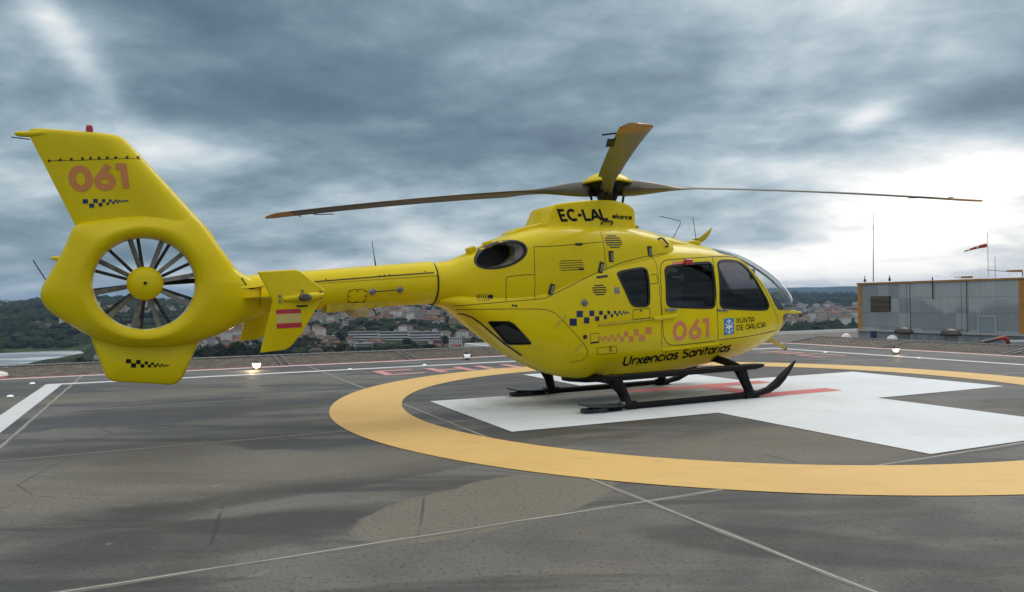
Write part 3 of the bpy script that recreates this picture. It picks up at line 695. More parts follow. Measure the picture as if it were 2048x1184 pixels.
CHIN = [(2.93, 1.185), (3.2, 1.182), (3.7, 1.18), (3.7, .72), (3.06, .72), (3.00, .93), (2.92, 1.05), (2.885, 1.12)]
def pm(poly, y0, y1):
    m = MB(); m.prism(poly, y0, y1); return m.mesh('cutter', None, smooth=False)
shell = cut_shell()
for k, poly in WIN.items(): shell = boolean(shell, pm(poly, -2, 2), 'DIFFERENCE')
shell = boolean(shell, pm(WS_POLY, -2, 2), 'DIFFERENCE')
shell = boolean(shell, pm(smooth_closed(CHIN, 1), -2, 2), 'DIFFERENCE')
shell.name = 'fuselage'
shell.materials.clear(); shell.materials.append(M['yellow']); shell.materials.append(M['inner'])
shell.polygons.foreach_set('use_smooth', [True] * len(shell.polygons)); shell.set_sharp_from_angle(angle=R(32))
fus = link(bpy.data.objects.new('fuselage', shell), heli)
fus['label'] = 'yellow cabin body with doors, windows and lettering'

def pane(poly, y0, y1, name, mat, d=.010):
    me = skin_cut(poly, y0, y1, d)
    me.materials.clear(); me.materials.append(mat)
    me.polygons.foreach_set('use_smooth', [True] * len(me.polygons)); me.set_sharp_from_angle(angle=R(40))
    return link(bpy.data.objects.new(name, me), heli)
win_objs = {}
for k, mt in (('w_quarter', 'glassdark'), ('w_slide', 'glass'), ('w_door', 'glassdoor'), ('w_clam', 'glassdark')):
    for y0, y1 in ((-2, 0), (0, 2)):
        o = pane(WIN[k], y0, y1, 'window', M[mt])
        if y0 < 0: win_objs[k] = o
    m = MB(); ribbon(m, densify(WIN[k], .03, True), .012 if k == 'w_clam' else .034, .004, True, step=.03); m.build('window_seal', M['rubber'], win_objs[k])
pane(WS_POLY, -2, 2, 'windscreen', M['wind'])
pane(smooth_closed(CHIN, 1), -2, 2, 'chin_window', M['wind'])
# frame post in the middle of the windscreen
m = MB()
xs_ = [1.75 + (3.5 - 1.75) * i / 24 for i in range(25)]
m.loft([[(x, yy, spl(POD, x, 2) - dz_) for yy, dz_ in ((-.018, .030), (.018, .030), (.018, .008), (-.018, .008))] for x in xs_])
m.build('windscreen_post', M['grey'], heli)

# cabin inside
m = MB()
for i in range(22):
    pass
fl = [(x, spl(POD, x, 3)) for x in [-1.6 + 4.7 * i / 24 for i in range(25)]]
def hw_at(x, z):
    hw, zw, nb, nt, zb, zt = (spl(POD, x, k) for k in (3, 4, 5, 6, 1, 2))
    t_ = abs(z - zw) / ((zw - zb) if z < zw else (zt - zw)); e_ = nb if z < zw else nt
    return hw * max(0, 1 - min(1, t_) ** e_) ** (1 / e_)
for z0, x0, x1 in ((.66, -1.2, 2.62),):
    rings = []
    for i in range(25):
        x = x0 + (x1 - x0) * i / 24; h = max(.02, hw_at(x, z0) - .06)
        rings.append([(x, -h, z0), (x, h, z0), (x, h, z0 + .03), (x, -h, z0 + .03)])
    m.loft(rings)
m.build('cabin_floor', M['inner'], heli)
m = MB(); rings = []
for i in range(20):
    x = -1.0 + 2.55 * i / 19; z0 = 2.0; h = max(.02, hw_at(x, z0) - .06)
    rings.append([(x, -h, z0), (x, h, z0), (x, h, z0 + .03), (x, -h, z0 + .03)])
m.loft(rings); m.build('headliner', M['inner'], heli)
m = MB(); h = .66; m.box((-.75, 0, 1.35), (.04, 1.25, 1.3)); m.build('rear_bulkhead', M['inner'], heli)
def seat(x, y, face=1):
    m = MB(); m.box((x, y, .98), (.46, .44, .12)); m.box((x - face * .24, y, 1.30), (.12, .44, .66), Matrix.Rotation(-.16 * face, 3, 'Y'))
    m.box((x - face * .30, y, 1.72), (.09, .26, .20), Matrix.Rotation(-.16 * face, 3, 'Y')); m.box((x, y, .81), (.34, .34, .24))
    bevel(m.build('seat', M['seatm'], heli), .035, 3)
for x, y, f in ((1.72, -.36, 1), (1.72, .36, 1), (.62, -.36, 1), (.62, .36, 1), (-.05, -.3, 1)): seat(x, y, f)
m = MB(); rings = []
for i in range(14):
    t_ = i / 13; x = 2.38 + .60 * t_; zt_ = 1.60 - .24 * t_ ** 1.5 - .10 * max(0, (.2 - t_) / .2); h = min(.62, hw_at(x, 1.3) - .07)
    rings.append([(x, -h, 1.10), (x, h, 1.10), (x, h, zt_ - .06), (x, h * .8, zt_), (x, -h * .8, zt_), (x, -h, zt_ - .06)])
m.loft(rings); m.box((2.42, 0, 1.0), (.16, .30, .60))
m.build('instrument_panel', M['inner'], heli)
for yy in (-.20, .20):
    m = MB(); m.box((2.365, yy, 1.36), (.02, .26, .17)); m.build('instrument_screen', M['rubber'], heli)
m = MB(); m.tube([(1.55, .12, 2.08), (1.75, .12, 2.02), (2.05, .12, 1.98)], .045, 8); m.box((1.80, .12, 2.00), (.34, .30, .07))
m.build('overhead_console', M['inner'], heli)
for y in (-.36, .36):
    m = MB(); m.tube([(2.12, y, .72), (2.16, y, 1.02), (2.08, y, 1.22)], .016, 8); m.build('control_stick', M['inner'], heli)
for s_ in (-1, 1):
    m = MB(); m.tube([(1.46, s_ * .50, 1.92), (1.50, s_ * .55, 1.4), (1.52, s_ * .57, .75)], .03, 8); m.build('door_pillar', M['inner'], heli)
CLINW = material('clinic_white', (.85, .87, .85), .4)
for c_, d_, nm_ in (((1.52, -.25, 1.83), (.07, .07, .20), 'bottle'), ((1.66, -.22, 1.90), (.13, .08, .09), 'medical_box'), ((1.66, -.22, 1.79), (.16, .08, .03), 'shelf'), ((.98, -.25, 1.85), (.10, .08, .06), 'medical_box'), ((1.00, -.25, 1.75), (.13, .08, .03), 'shelf'), ((1.13, -.25, 1.74), (.03, .05, .10), 'bottle')):
    m = MB(); m.box(c_, d_); bevel(m.build(nm_, CLINW, heli), .012)
m = MB(); m.box((1.25, -.02, 1.72), (1.5, .03, .62)); m.build('equipment_panel', M['inner'], heli)
m = MB(); m.box((.92, -.30, 1.36), (.75, .46, .07)); m.box((.92, -.30, 1.10), (.7, .4, .04))
m.build('stretcher', M['grey'], heli)

# engine cowling with exhaust openings
E0 = FEAT['pts']['exh']
ea, eb = FEAT['exh_ax'][0], FEAT['exh_ax'][1]
ec = ((ea[0] + eb[0]) / 2, (ea[1] + eb[1]) / 2)
el = math.hypot(eb[0] - ea[0], eb[1] - ea[1]) / 2; eang = math.atan2(eb[1] - ea[1], eb[0] - ea[0])
def ell(k=1.0, n=36, h=.148):
    o = []
    for j in range(n):
        a = 2 * math.pi * j / n; u, v = el * k * math.cos(a), h * k * math.sin(a) * (1 + .12 * math.cos(a))
        o.append((ec[0] + u * math.cos(eang) - v * math.sin(eang), ec[1] + u * math.sin(eang) + v * math.cos(eang)))
    return o
cm = cowl_m.mesh('engine_cowling', M['yellow'])
cm = boolean(cm, pm(ell(), -2, -.10), 'DIFFERENCE'); cm = boolean(cm, pm(ell(), .10, 2), 'DIFFERENCE')
cm.materials.clear(); cm.materials.append(M['yellow']); cm.name = 'engine_cowling'
cm.polygons.foreach_set('use_smooth', [True] * len(cm.polygons)); cm.set_sharp_from_angle(angle=R(35))
cowl = link(bpy.data.objects.new('engine_cowling', cm), heli)
for s_ in (-1, 1):
    m = MB(); rim = ell(.985)
    rings = []
    for k, d in ((1, 0), (.99, .03), (.97, .10), (.95, .22)):
        ri = []
        for (x, z), (x0, z0) in zip(rim, ell(.985 * k)):
            y = skin_y(x, z); ri.append((x0, s_ * (-(y)) if False else (y + .004 + d) * (1 if s_ < 0 else -1), z0))
        rings.append(ri)
    m.loft(rings, cap=False, closed=True)
    m.add([(x, (-.12 if s_ < 0 else .12), z) for x, z in ell(.985 * .95)], [tuple(range(36))])
    m.build('exhaust_liner', M['rubber'], cowl, fixn=False)
    # burnt metal of the pipe mouth, widest on its forward side
    oo = ell(.95); ii = [(x - .050, z - .010) for x, z in ell(.84)]
    r0 = [(x, (skin_y(x, z) + .03) * (1 if s_ < 0 else -1), z) for x, z in oo]
    r1 = [(x, (skin_y(*p) + .10) * (1 if s_ < 0 else -1), z) for (x, z), p in zip(ii, oo)]
    r2 = [(x, (skin_y(*p) + .20) * (1 if s_ < 0 else -1), z) for (x, z), p in zip(ii, oo)]
    m = MB(); m.loft([r0, r1, r2], cap=False); m.build('exhaust_pipe', M['steel'], cowl, fixn=False)
m = MB(); ribbon(m, ell(1.02), .028, .004, True, step=.03); m.build('exhaust_rim', M['rubber'], cowl)
roof_m.build('roof_fairing', M['yellow'], heli)
mast = mast_m.build('mast_fairing', M['yellow'], heli, angle=50)

# seams, hatches, vents, latches on the body
m = MB()
for k in ('l_rear_v', 'l_top', 'l_mid_v', 'l_hatch1', 'l_seam', 'l_clam1', 'l_post', 'l_q', 'l_h2', 'l_h4'): ribbon(m, FEAT[k], .008, .0015)
for k in ('l_slide', 'l_between', 'l_door'): ribbon(m, FEAT[k], .010, .0018)
ribbon(m, FEAT['l_h3'], .007, .0016); ribbon(m, FEAT['l_low'], .004, .0016)
m.build('panel_seam', M['seam'], fus)
for k_, w_ in (('l_clam2', .013), ('l_h3b', .022), ('bar', .028)):
    m = MB(); ribbon(m, FEAT[k_], w_, .004); m.build('rubber_seal', M['rubber'], fus)
m = MB(); ribbon(m, FEAT['l_slot'], .026, .002); m.build('door_track', M['seam'], fus)
def rod_on(p, r, off, name, mat, parent, n=8):
    m = MB(); m.tube(wrap(densify(p, .06), off), r, n); return m.build(name, mat, parent)
rod_on(FEAT['l_slot'], .012, .010, 'track_rail', M['yellow_worn'], fus)
rod_on(FEAT['rail'], .034, .010, 'door_rail_cover', M['yellow'], fus)
rod_on(FEAT['sill'], .022, .002, 'door_sill', M['yellow'], fus)
P_ = FEAT['pts']
def louvre(c, rx, rz, nbar, parent, slope=0.03):
    m = MB()
    for i in range(nbar):
        v = (-1 + 2 * (i + .5) / nbar); half = rx * (1 - abs(v) ** 2.4) ** .5
        z = c[1] + v * rz
        ribbon(m, [(c[0] - half, z - slope * half), (c[0] + half, z + slope * half)], rz * 2 / nbar * .52, .002)
    m.build('vent', M['rubber'], parent)
louvre(P_['louvA'], .135, .095, 6, cowl); louvre(P_['louvC'], .105, .075, 5, fus)
m = MB()
for i in range(5):
    z = P_['louvB'][1] + (i - 2) * .030; hl = .175 - .02 * (abs(i - 2) > 1)
    ribbon(m, [(P_['louvB'][0] - hl, z - .004), (P_['louvB'][0] + hl, z + .012)], .009, .002)
m.build('vent', M['rubber'], cowl); m = MB(); ribbon(m, [(P_['louvB'][0] + .10, P_['louvB'][1] - .048), (P_['louvB'][0] + .18, P_['louvB'][1] - .044)], .026, .003)
m.build('latch', M['rubber'], cowl); m = MB(); ribbon(m, [(P_['vent4'][0] - .05, P_['vent4'][1]), (P_['vent4'][0] + .06, P_['vent4'][1] + .004)], .034, .003)
m.build('latch', M['rubber'], cowl)
for k, tilt in (('latA', 0), ('latB', 0), ('latC', -.25), ('latD', -.3)):
    c = P_[k]; y = skin_y(*c)
    m = MB(); m.box((c[0], y - .004, c[1]), (.072, .014, .150), Matrix.Rotation(-tilt, 3, 'Y'))
    o = bevel(m.build('latch', M['seam'], cowl), .004)
    m = MB(); m.box((c[0] + .004, y - .016, c[1] - .006), (.038, .014, .105), Matrix.Rotation(-tilt, 3, 'Y'))
    bevel(m.build('latch_lever', M['grey'], cowl), .006)
m = MB(); c = P_['grille']
for i in range(6): ribbon(m, [(c[0] - .065 + i * .026, c[1] - .04), (c[0] - .065 + i * .026, c[1] + .045)], .010, .002)
m.build('vent', M['seam'], cowl)
for k_, r_, nm_ in (('dot1', .030, 'drain_port'), ('dotd', .014, 'hatch_lock'), ('dot2', .030, 'socket'), ('dot3', .016, 'screw_cap'), ('dot4', .016, 'screw_cap')):
    m = MB(); disc(m, P_[k_], r_, .004); m.build(nm_, M['rubber'], fus)
c = P_['knob']; y = skin_y(*c); m = MB(); m.lathe([(.001, .03), (.03, .028), (.045, .012), (.048, -.01)], (c[0], y, c[1]), 16, Matrix.Rotation(R(90), 3, 'X')); m.build('static_port', M['grey'], fus)
m = MB(); c = P_['stick']; patch(m, [(c[0] - .035, c[1] - .045), (c[0] + .045, c[1] - .04), (c[0] + .045, c[1] + .045), (c[0] - .035, c[1] + .04)], .003); m.build('sticker', M['grey'], fus)
m = MB(); c = P_['redl']; y = skin_y(*c); m.box((c[0], y - .02, c[1] + .01), (.145, .05, .085)); bevel(m.build('marker_light', M['red'], fus), .02, 3)
m = MB(); c = P_['redlabel']; patch(m, [(c[0] - .11, c[1] - .035), (c[0] + .09, c[1] - .03), (c[0] + .09, c[1] + .03), (c[0] - .11, c[1] + .02)], .003); m.build('warning_label', M['coral'], fus)
for k in ('h1', 'h2'):
    c = P_[k]; y = skin_y(c[0], c[1]); m = MB(); m.box((c[0], y - .015, c[1]), (.20, .022, .034)); bevel(m.build('door_handle', M['grey'], fus), .008)
for k in ('hinge1', 'hinge2'):
    c = P_[k]; m = MB(); m.tube(wrap([(c[0] - .10, c[1] - .10), (c[0] + .06, c[1] + .07)], .006), .010, 6); m.build('hinge', M['yellow_worn'], fus)
for k in ('handle1', 'handle2'):
    p = wrap(FEAT[k], .03); p[0].y += .04; p[-1].y += .04
    m = MB(); m.tube(p, .012, 8); m.build('grab_handle', M['rubber'], cowl if k == 'handle2' else mast)
# door pointer plate on the mast fairing front, white and red
m = MB(); m.add([(.302, -.20, 2.52), (.345, -.32, 2.45), (.36, 0, 2.45), (.302, 0, 2.56), (.300, -.16, 2.64)], [(0, 1, 2, 3), (0, 3, 4)]); m.build('intake_guard', M['white'], mast)

# lettering and decals
m = MB(); lettering(m, '061', FEAT['t_061d'], .215, track=1.0); o = m.build('lettering', M['coral'], fus)
m = MB(); lettering(m, ['X', 'U', 'N', 'T', 'a_cap'], FEAT['t_xunta'], .165); lettering(m, ['D', 'E', ' ', 'G', 'a_cap', 'L', 'I', 'C', 'I', 'a_cap'], FEAT['t_gal'], .165); m.build('lettering', M['ink'], fus)
m = MB(); lettering(m, 'Urxencias Sanitarias', FEAT['t_urx'], .205, slant=.22, track=1.0); m.build('lettering', M['ink'], fus)
m = MB(); lettering(m, 'E', FEAT['t_E'], .17); m.build('lettering', M['ink'], fus)
m = MB(); lettering(m, 'EC-LAL', FEAT['t_ec'], .235); lettering(m, 'eliance', FEAT['t_el'], .23); m.build('lettering', M['ink'], mast)
def squares(key, mat, parent, off=.003):
    m = MB()
    for k, q in enumerate(FEAT[key]): patch(m, q, off + .0004 * (k % 2), None, 3, 3)
    return m.build('chequer_band', M[mat], parent)
squares('navy', 'navy', fus); squares('orange', 'orange', fus)
lg = FEAT['logo']
m = MB(); patch(m, lg, .003, None, 6, 8); em = m.build('emblem', M['blue'], fus)
def lgp(u, v):
    a, b, c, d = lg
    return ((a[0] * (1 - u) + b[0] * u) * (1 - v) + (d[0] * (1 - u) + c[0] * u) * v, (a[1] * (1 - u) + b[1] * u) * (1 - v) + (d[1] * (1 - u) + c[1] * u) * v)
m = MB()
ribbon(m, [lgp(.32, .40), lgp(.34, .56), lgp(.5, .62), lgp(.66, .56), lgp(.68, .40)], .022, .005); ribbon(m, [lgp(.34, .48), lgp(.66, .48)], .035, .0055)
ribbon(m, [lgp(.5, .6), lgp(.5, .84)], .022, .006); ribbon(m, [lgp(.34, .87), lgp(.66, .87)], .022, .0065)
for u, v in ((.2, .35), (.2, .55), (.2, .75), (.8, .35), (.8, .55), (.8, .75), (.5, .30)): disc(m, lgp(u, v), .015, .0058, 8)
ribbon(m, [lgp(.3, .17), lgp(.5, .10), lgp(.7, .17)], .015, .006); ribbon(m, [lgp(.3, .2), lgp(.7, .2)], .012, .0064)
m.build('emblem_chalice', M['white'], em) if False else m.build('emblem_mark', M['white'], fus)

# ---- tail boom
boom = boom_m.build('tail_boom', M['yellow'], heli)
cover_m.build('shaft_cover', M['yellow'], heli, angle=60)
m = MB(); ribbon(m, [(-4.24, 1.668)] + FEAT['cover'], .014, .004); ribbon(m, FEAT['cover2'], .014, .004)
c = P_['panelboom']
ribbon(m, smooth_closed([(c[0] - .115, c[1] - .075), (c[0] + .115, c[1] - .07), (c[0] + .115, c[1] + .085), (c[0] - .115, c[1] + .075)], 1), .006, .003, True)
for i in range(9):
    a = 2 * math.pi * i / 8
    disc(m, (c[0] + .095 * max(-1, min(1, 1.4 * math.cos(a))), c[1] + .062 * max(-1, min(1, 1.4 * math.sin(a)))), .010, .004, 8)
for x, z in ((-4.08, 1.70), (-2.86, 1.80), (-3.38, 1.75), (-3.44, 1.745), (-3.32, 1.755)): disc(m, (x, z), .009, .004, 8)
m.build('panel_seam', M['seam'], boom)
m = MB()
ring_ = [(-2.705, .268 * math.cos(2 * math.pi * j / 40), 1.655 + .268 * math.sin(2 * math.pi * j / 40)) for j in range(41)]
m.tube(ring_, .010, 6, cap=False); m.build('joint_ring', M['rubber'], boom)
p1, p2 = P_['pad1'], P_['pad2']
for c in (p1, p2):
    y = skin_y(*c); m = MB(); m.lathe([(.001, .05), (.020, .05), (.026, .02), (.040, .012), (.042, -.01)], (c[0], y, c[1]), 16, Matrix.Rotation(R(90), 3, 'X')); m.build('antenna_mount', M['grey'], boom)
m = MB(); m.tube([(p1[0], skin_y(*p1) - .05, p1[1]), ((p1[0] + p2[0]) / 2, skin_y(*p1) - .055, (p1[1] + p2[1]) / 2), (p2[0], skin_y(*p2) - .05, p2[1])], .008, 6); m.build('loop_antenna', M['dark'], boom)
m = MB()
m.loft([[(x, -.17, 1.50), (x, .17, 1.50), (x, .15, zb_), (x, -.15, zb_)] for x, zb_ in ((-4.07, 1.306), (-3.6, 1.345), (-3.235, 1.378))])
bevel(m.build('belly_box', M['yellow_worn'], heli), .012)
m = MB(); m.lathe([(.17, .03), (.165, -.01), (.13, -.055), (.07, -.078), (.001, -.085)], (-3.65, 0, 1.335), 24); m.build('radome', M['cream'], heli)
m = MB(); m.tube([(-3.424, 0, 1.86), (-3.445, 0, 2.0), (-3.47, 0, 2.185)], [.011, .005, .004], 8); m.build('whip_antenna', M['dark'], heli)
# small fairings on the rear cowling
for c in ((-2.20, 2.085), (-1.96, 2.165)):
    m = MB(); m.box((c[0], -.12, c[1]), (.11, .13, .09), Matrix.Rotation(-.38, 3, 'Y')); bevel(m.build('air_scoop', M['yellow'], heli), .02, 3)
m = MB(); m.loft([[(x, -.20, z - .08), (x, .20, z - .08), (x, .18, z), (x, -.18, z)] for x, z in ((-1.62, 2.325), (-1.54, 2.385), (-1.18, 2.475))]); bevel(m.build('air_scoop', M['yellow'], heli), .015, 2)

# ---- fenestron tail
hous = hous_m.build('fan_shroud', M['yellow'], heli, angle=60)
fin = fin_m.build('tail_fin', M['yellow'], heli, angle=50)
lf = lfin_m.build('lower_fin', M['yellow'], heli, angle=50)
m = MB(); lettering(m, '061', FEAT['t_061f'], .26, track=1.0); m.build('lettering', M['orange'], fin)
m = MB()
for k, q in enumerate(FEAT['fchk']): patch(m, q, .003 + .0004 * (k % 2), None, 2, 2)
m.build('chequer_band', M['navy'], fin)
m = MB()
for k, q in enumerate(FEAT['lchk']): patch(m, q, .003 + .0004 * (k % 2), None, 2, 2)
m.build('chequer_band', M['ink'], lf)
m = MB(); ribbon(m, FEAT['finline'][1:] if True else FEAT['finline'], .006, .0015); ribbon(m, [FEAT['finrow'][0], FEAT['finline'][1]], .006, .0015)
for c in FEAT['finrow']: disc(m, c, .014, .004, 10)
m.build('rivet_row', M['seam'], fin)
m = MB(); m.tube([(-7.13, 0, 3.162), (-7.10, 0, 3.163), (-7.03, 0, 3.165), (-6.90, 0, 3.185), (-6.70, 0, 3.200)], [.012, .028, .030, .035, .02], 12); m.build('fin_tip_fairing', M['yellow'], fin)
m = MB(); m.tube([(-7.16, 0, 3.125), (-7.0, 0, 3.115)], .006, 6); m.build('static_wick', M['dark'], fin)
m = MB(); m.lathe([(.036, 0), (.034, .06), (.026, .085), (.001, .095)], (-6.476, 0, 3.222), 16); m.build('beacon', M['red'], fin)
m = MB(); m.lathe([(.045, -.03), (.045, .004)], (-6.476, 0, 3.222), 16); m.build('beacon_base', M['rubber'], fin)
m = MB(); m.tube([(-6.83, 0, 1.915), (-6.76, 0, 1.91), (-6.66, 0, 1.89)], [.012, .028, .035], 10); m.build('tail_light', M['yellow'], hous)
m = MB(); m.tube([(-6.985, .05, 1.893), (-6.86, .05, 1.66)], .006, 6); m.build('static_wick', M['dark'], hous)
# fan: ten uneven blades, ten vanes, a hub
C0 = Vector((FC[0], 0, FC[1]))
for a in (107, 70, 41.6, 11, -28, -74, -104, -134, -168, 151.5):
    m = MB(); rings = []
    for i in range(6):
        r_ = .15 + (.486 - .15) * i / 5; tw = R(38 - 30 * i / 5); ch = .056 - .004 * i / 5
        ca, sa = math.cos(R(a)), math.sin(R(a))
        ring_ = []
        for u, v in ((-.5, 0), (-.2, .10), (.2, .10), (.5, 0), (.2, -.06), (-.2, -.06)):
            tx = ch * (u * math.cos(tw) - v * math.sin(tw)); ty = ch * (u * math.sin(tw) + v * math.cos(tw))
            ring_.append(C0 + Vector((ca * r_ - sa * tx, -.03 + ty, sa * r_ + ca * tx)))
        rings.append(ring_)
    m.loft(rings); m.build('fan_blade', M['fan'], heli)
for a in (98, 61, 27, -61, -95, -141, 164, 133.5, -172, -20):
    m = MB(); ca, sa = math.cos(R(a)), math.sin(R(a))
    m.tube([C0 + Vector((ca * r_, .09, sa * r_)) for r_ in (.12, .30, .49)], .009, 6, sq=(1, 2.2)); m.build('stator_vane', M['dark'], heli)
m = MB(); m.tube([C0 + Vector((r_, .09, .035 * r_ / .49)) for r_ in (.10, .50)], .030, 10); m.build('drive_shaft', M['black'], heli)
m = MB(); m.lathe([(.001, .085), (.06, .082), (.12, .066), (.165, .035), (.178, .0), (.178, -.10), (.15, -.12)], C0 + Vector((0, -.09, 0)), 36, Matrix.Rotation(R(90), 3, 'X')); hubc = m.build('fan_hub', M['yellow'], heli)
m = MB(); m.lathe([(.001, .012), (.017, .010), (.018, 0)], C0 + Vector((0, -.173, 0)), 14, Matrix.Rotation(R(90), 3, 'X')); m.build('hub_bolt', M['rubber'], hubc)

# ---- stabiliser with end plates
m = MB(); rings = []
for i in range(9):
    y = -1.30 + 2.60 * i / 8; rings.append([(-4.42, y, 1.49), (-4.47, y, 1.515), (-4.60, y, 1.522), (-4.80, y, 1.505), (-4.98, y, 1.488), (-4.80, y, 1.47), (-4.60, y, 1.462), (-4.47, y, 1.467)])
m.loft(rings); m.build('stabiliser', M['yellow'], heli)
for s_ in (-1, 1):
    pl = plate([(x + (0.0 if s_ < 0 else .10), z) for x, z in STAB], s_ * 1.32, .02).build('end_plate', M['yellow'], heli, angle=50)
    if s_ < 0:
        fl = FEAT['flag']; a, b, d, c = fl
        def fq(v0, v1):
            l = lambda p, q, t: (p[0] + (q[0] - p[0]) * t, p[1] + (q[1] - p[1]) * t)
            return [l(a, d, v0), l(b, c, v0), l(b, c, v1), l(a, d, v1)]
        m = MB(); patch(m, fq(0, .235), .0025, SKIN_STAB, 2, 2); patch(m, fq(.735, 1), .0025, SKIN_STAB, 2, 2); m.build('flag', M['flagred'], pl)
        m = MB(); patch(m, fq(.235, .735), .0020, SKIN_STAB, 2, 2); m.build('flag_field', M['flagyel'], pl)
        n_ = P_['nav']; y = -1.345
        m = MB(); m.tube([(n_[0] - .20, y, n_[1] - .01), (n_[0] - .08, y - .01, n_[1]), (n_[0] + .03, y - .03, n_[1] + .005), (n_[0] + .12, y - .015, n_[1] + .02), (n_[0] + .2, y, n_[1] + .03)], [.02, .035, .045, .04, .015], 10); m.build('light_fairing', M['yellow'], pl)
        m = MB(); m.lathe([(.001, .05), (.028, .045), (.040, .02), (.042, -.02)], (n_[0] + .005, y - .055, n_[1] + .005), 14, Matrix.Rotation(R(90), 3, 'X') @ Matrix.Scale(1.6, 3, (1, 0, 0))); m.build('position_light', M['steel'], pl)
        for dx_, dz_ in ((-.23, .02), (-.23, -.03), (.17, .06), (.17, .0), (-.01, .07)):
            m = MB(); m.box((n_[0] + dx_, y - .003, n_[1] + dz_), (.022, .02, .022)); m.build('bolt', M['grey'], pl)
        m = MB(); ribbon(m, [(n_[0] - .07, n_[1] - .082), (n_[0] + .04, n_[1] - .079)], .018, .003, False, SKIN_STAB); m.build('data_plate', M['seam'], pl)

# ---- main rotor
HZ = 3.02; AZ0 = -.537
hubm = MB()
hubm.lathe([(.075, -.62), (.075, -.20), (.12, -.18), (.15, -.12), (.15, .02), (.10, .06), (.06, .09)], (0, 0, HZ), 24)
hubo = hubm.build('rotor_hub', M['dark'], heli)
m = MB(); m.lathe([(.355, .075), (.362, .088), (.34, .12), (.27, .175), (.18, .215), (.09, .235), (.001, .24)], (0, 0, HZ), 40); m.build('hub_cap', M['yellow'], hubo)
m = MB(); m.lathe([(.001, -.06), (.20, -.05), (.27, .02), (.31, .085), (.001, .10)], (0, 0, HZ), 24); m.build('hub_plate', M['black'], hubo)
m = MB(); m.lathe([(.19, -.34), (.235, -.33), (.235, -.29), (.19, -.28)], (0, 0, HZ), 24); m.build('swash_plate', M['dark'], hubo)
for k in range(4):
    a = AZ0 + k * math.pi / 2 + .38
    ca, sa = math.cos(a), math.sin(a)
    m = MB(); m.tube([(ca * .22, sa * .22, HZ - .32), (ca * .25, sa * .25, HZ - .14), (ca * .27, sa * .27, HZ - .04)], .017, 8)
    m.tube([(ca * .22, sa * .22, HZ - .33), (ca * .22, sa * .22, HZ - .27)], .030, 8); m.tube([(ca * .26, sa * .26, HZ - .09), (ca * .27, sa * .27, HZ - .01)], .034, 8)
    m.build('pitch_link', M['black'], hubo)
    a -= .38
    ca, sa = math.cos(a), math.sin(a)
    m = MB(); m.tube([(ca * .13, sa * .13, HZ - .05), (ca * .30, sa * .30, HZ - .04)], .055, 10); m.build('blade_mount', M['black'], hubo)
def blade_geom(r0, r1, n):
    rings = []
    for i in range(n + 1):
        r_ = r0 + (r1 - r0) * i / n
        z = -.283 * (max(0, r_ - .4) / 4.7) ** 1.6
        # thick cuff near the hub, thin aerofoil outside
        c = max(0, min(1, (r_ - .24) / 1.15)); cs = c * c * (3 - 2 * c)
        th = .115 * (1 - cs) ** 1.3 + .0145
        ch = .100 + .045 * cs if r_ < 1.39 else .144
        if r_ < 1.39: ch = .115 + .03 * cs ** 3 - .02 * math.sin(math.pi * min(1, r_ / 1.39))
        le, te = ch * .62, -ch * 1.38
        if r_ < 1.30: te = -ch * 1.05
        elif r_ < 1.45: te = -ch * (1.05 + .33 * (r_ - 1.30) / .15)
        if r_ > 4.75: le -= .16 * ((r_ - 4.75) / .35) ** 2.2
        if r_ > 5.06: te += .02
        pitch = R(11.5 - 5.5 * min(1, r_ / 5.1))
        ring_ = []
        for t_, h_ in ((1, 0), (.93, .6), (.75, .95), (.55, 1), (.3, .75), (.12, .35), (0, .08), (.12, -.25), (.3, -.55), (.55, -.8), (.75, -.85), (.93, -.55)):
            u = te + (le - te) * t_; v = th * h_
            ring_.append((r_, u * math.cos(pitch) - v * math.sin(pitch) * 1, z + u * math.sin(pitch) + v * math.cos(pitch)))
        rings.append(ring_)
    return rings
for k in range(4):
    a = AZ0 + k * math.pi / 2
    X = Matrix.Translation((0, 0, HZ)) @ Matrix.Rotation(a, 4, 'Z')
    m = MB(); m.loft([[X @ Vector(q) for q in r] for r in blade_geom(.22, 4.66, 60)]); bl = m.build('rotor_blade', M['blade'], heli, angle=60)
    m = MB(); m.loft([[X @ Vector(q) for q in r] for r in blade_geom(4.661, 5.10, 14)]); m.build('blade_tip', M['tip'], bl, angle=60)
    zt_ = -.283 * (4.2 / 4.7) ** 1.6 - .015
    m = MB(); m.tube([X @ Vector((4.64, -.18, zt_)), X @ Vector((4.64, -.31, zt_ - .012))], .007, 6); m.build('static_wick', M['black'], bl)
    m = MB(); m.box(X @ Vector((4.25, -.215, zt_ + .005)), (.30, .07, .006), X.to_3x3()); m.build('trim_tab', M['black'], bl)

# ---- roof and nose fittings
m = MB(); m.tube([(1.061, -.15, 2.33), (1.20, -.15, 2.546), (1.20, -.15, 2.595), (.825, -.15, 2.648)], .0055, 6); m.build('wire_antenna', M['dark'], heli)
m = MB(); m.tube([(1.538, -.1, 2.25), (1.538, -.1, 2.363), (1.485, -.1, 2.665)], [.010, .005, .004], 6); m.build('whip_antenna', M['dark'], heli)
m = MB(); m.prism([(1.45, 2.26), (1.56, 2.345), (1.69, 2.372), (1.80, 2.44), (1.96, 2.545), (1.90, 2.44), (1.80, 2.33), (1.70, 2.285), (1.66, 2.23)], -.012, .012); bevel(m.build('wire_cutter', M['yellow_worn'], heli), .006)
m = MB(); m.prism([(1.30, 2.28), (1.45, 2.315), (1.62, 2.29), (1.55, 2.22), (1.35, 2.22)], -.16, -.02); bevel(m.build('antenna_blade', M['yellow'], heli), .02)
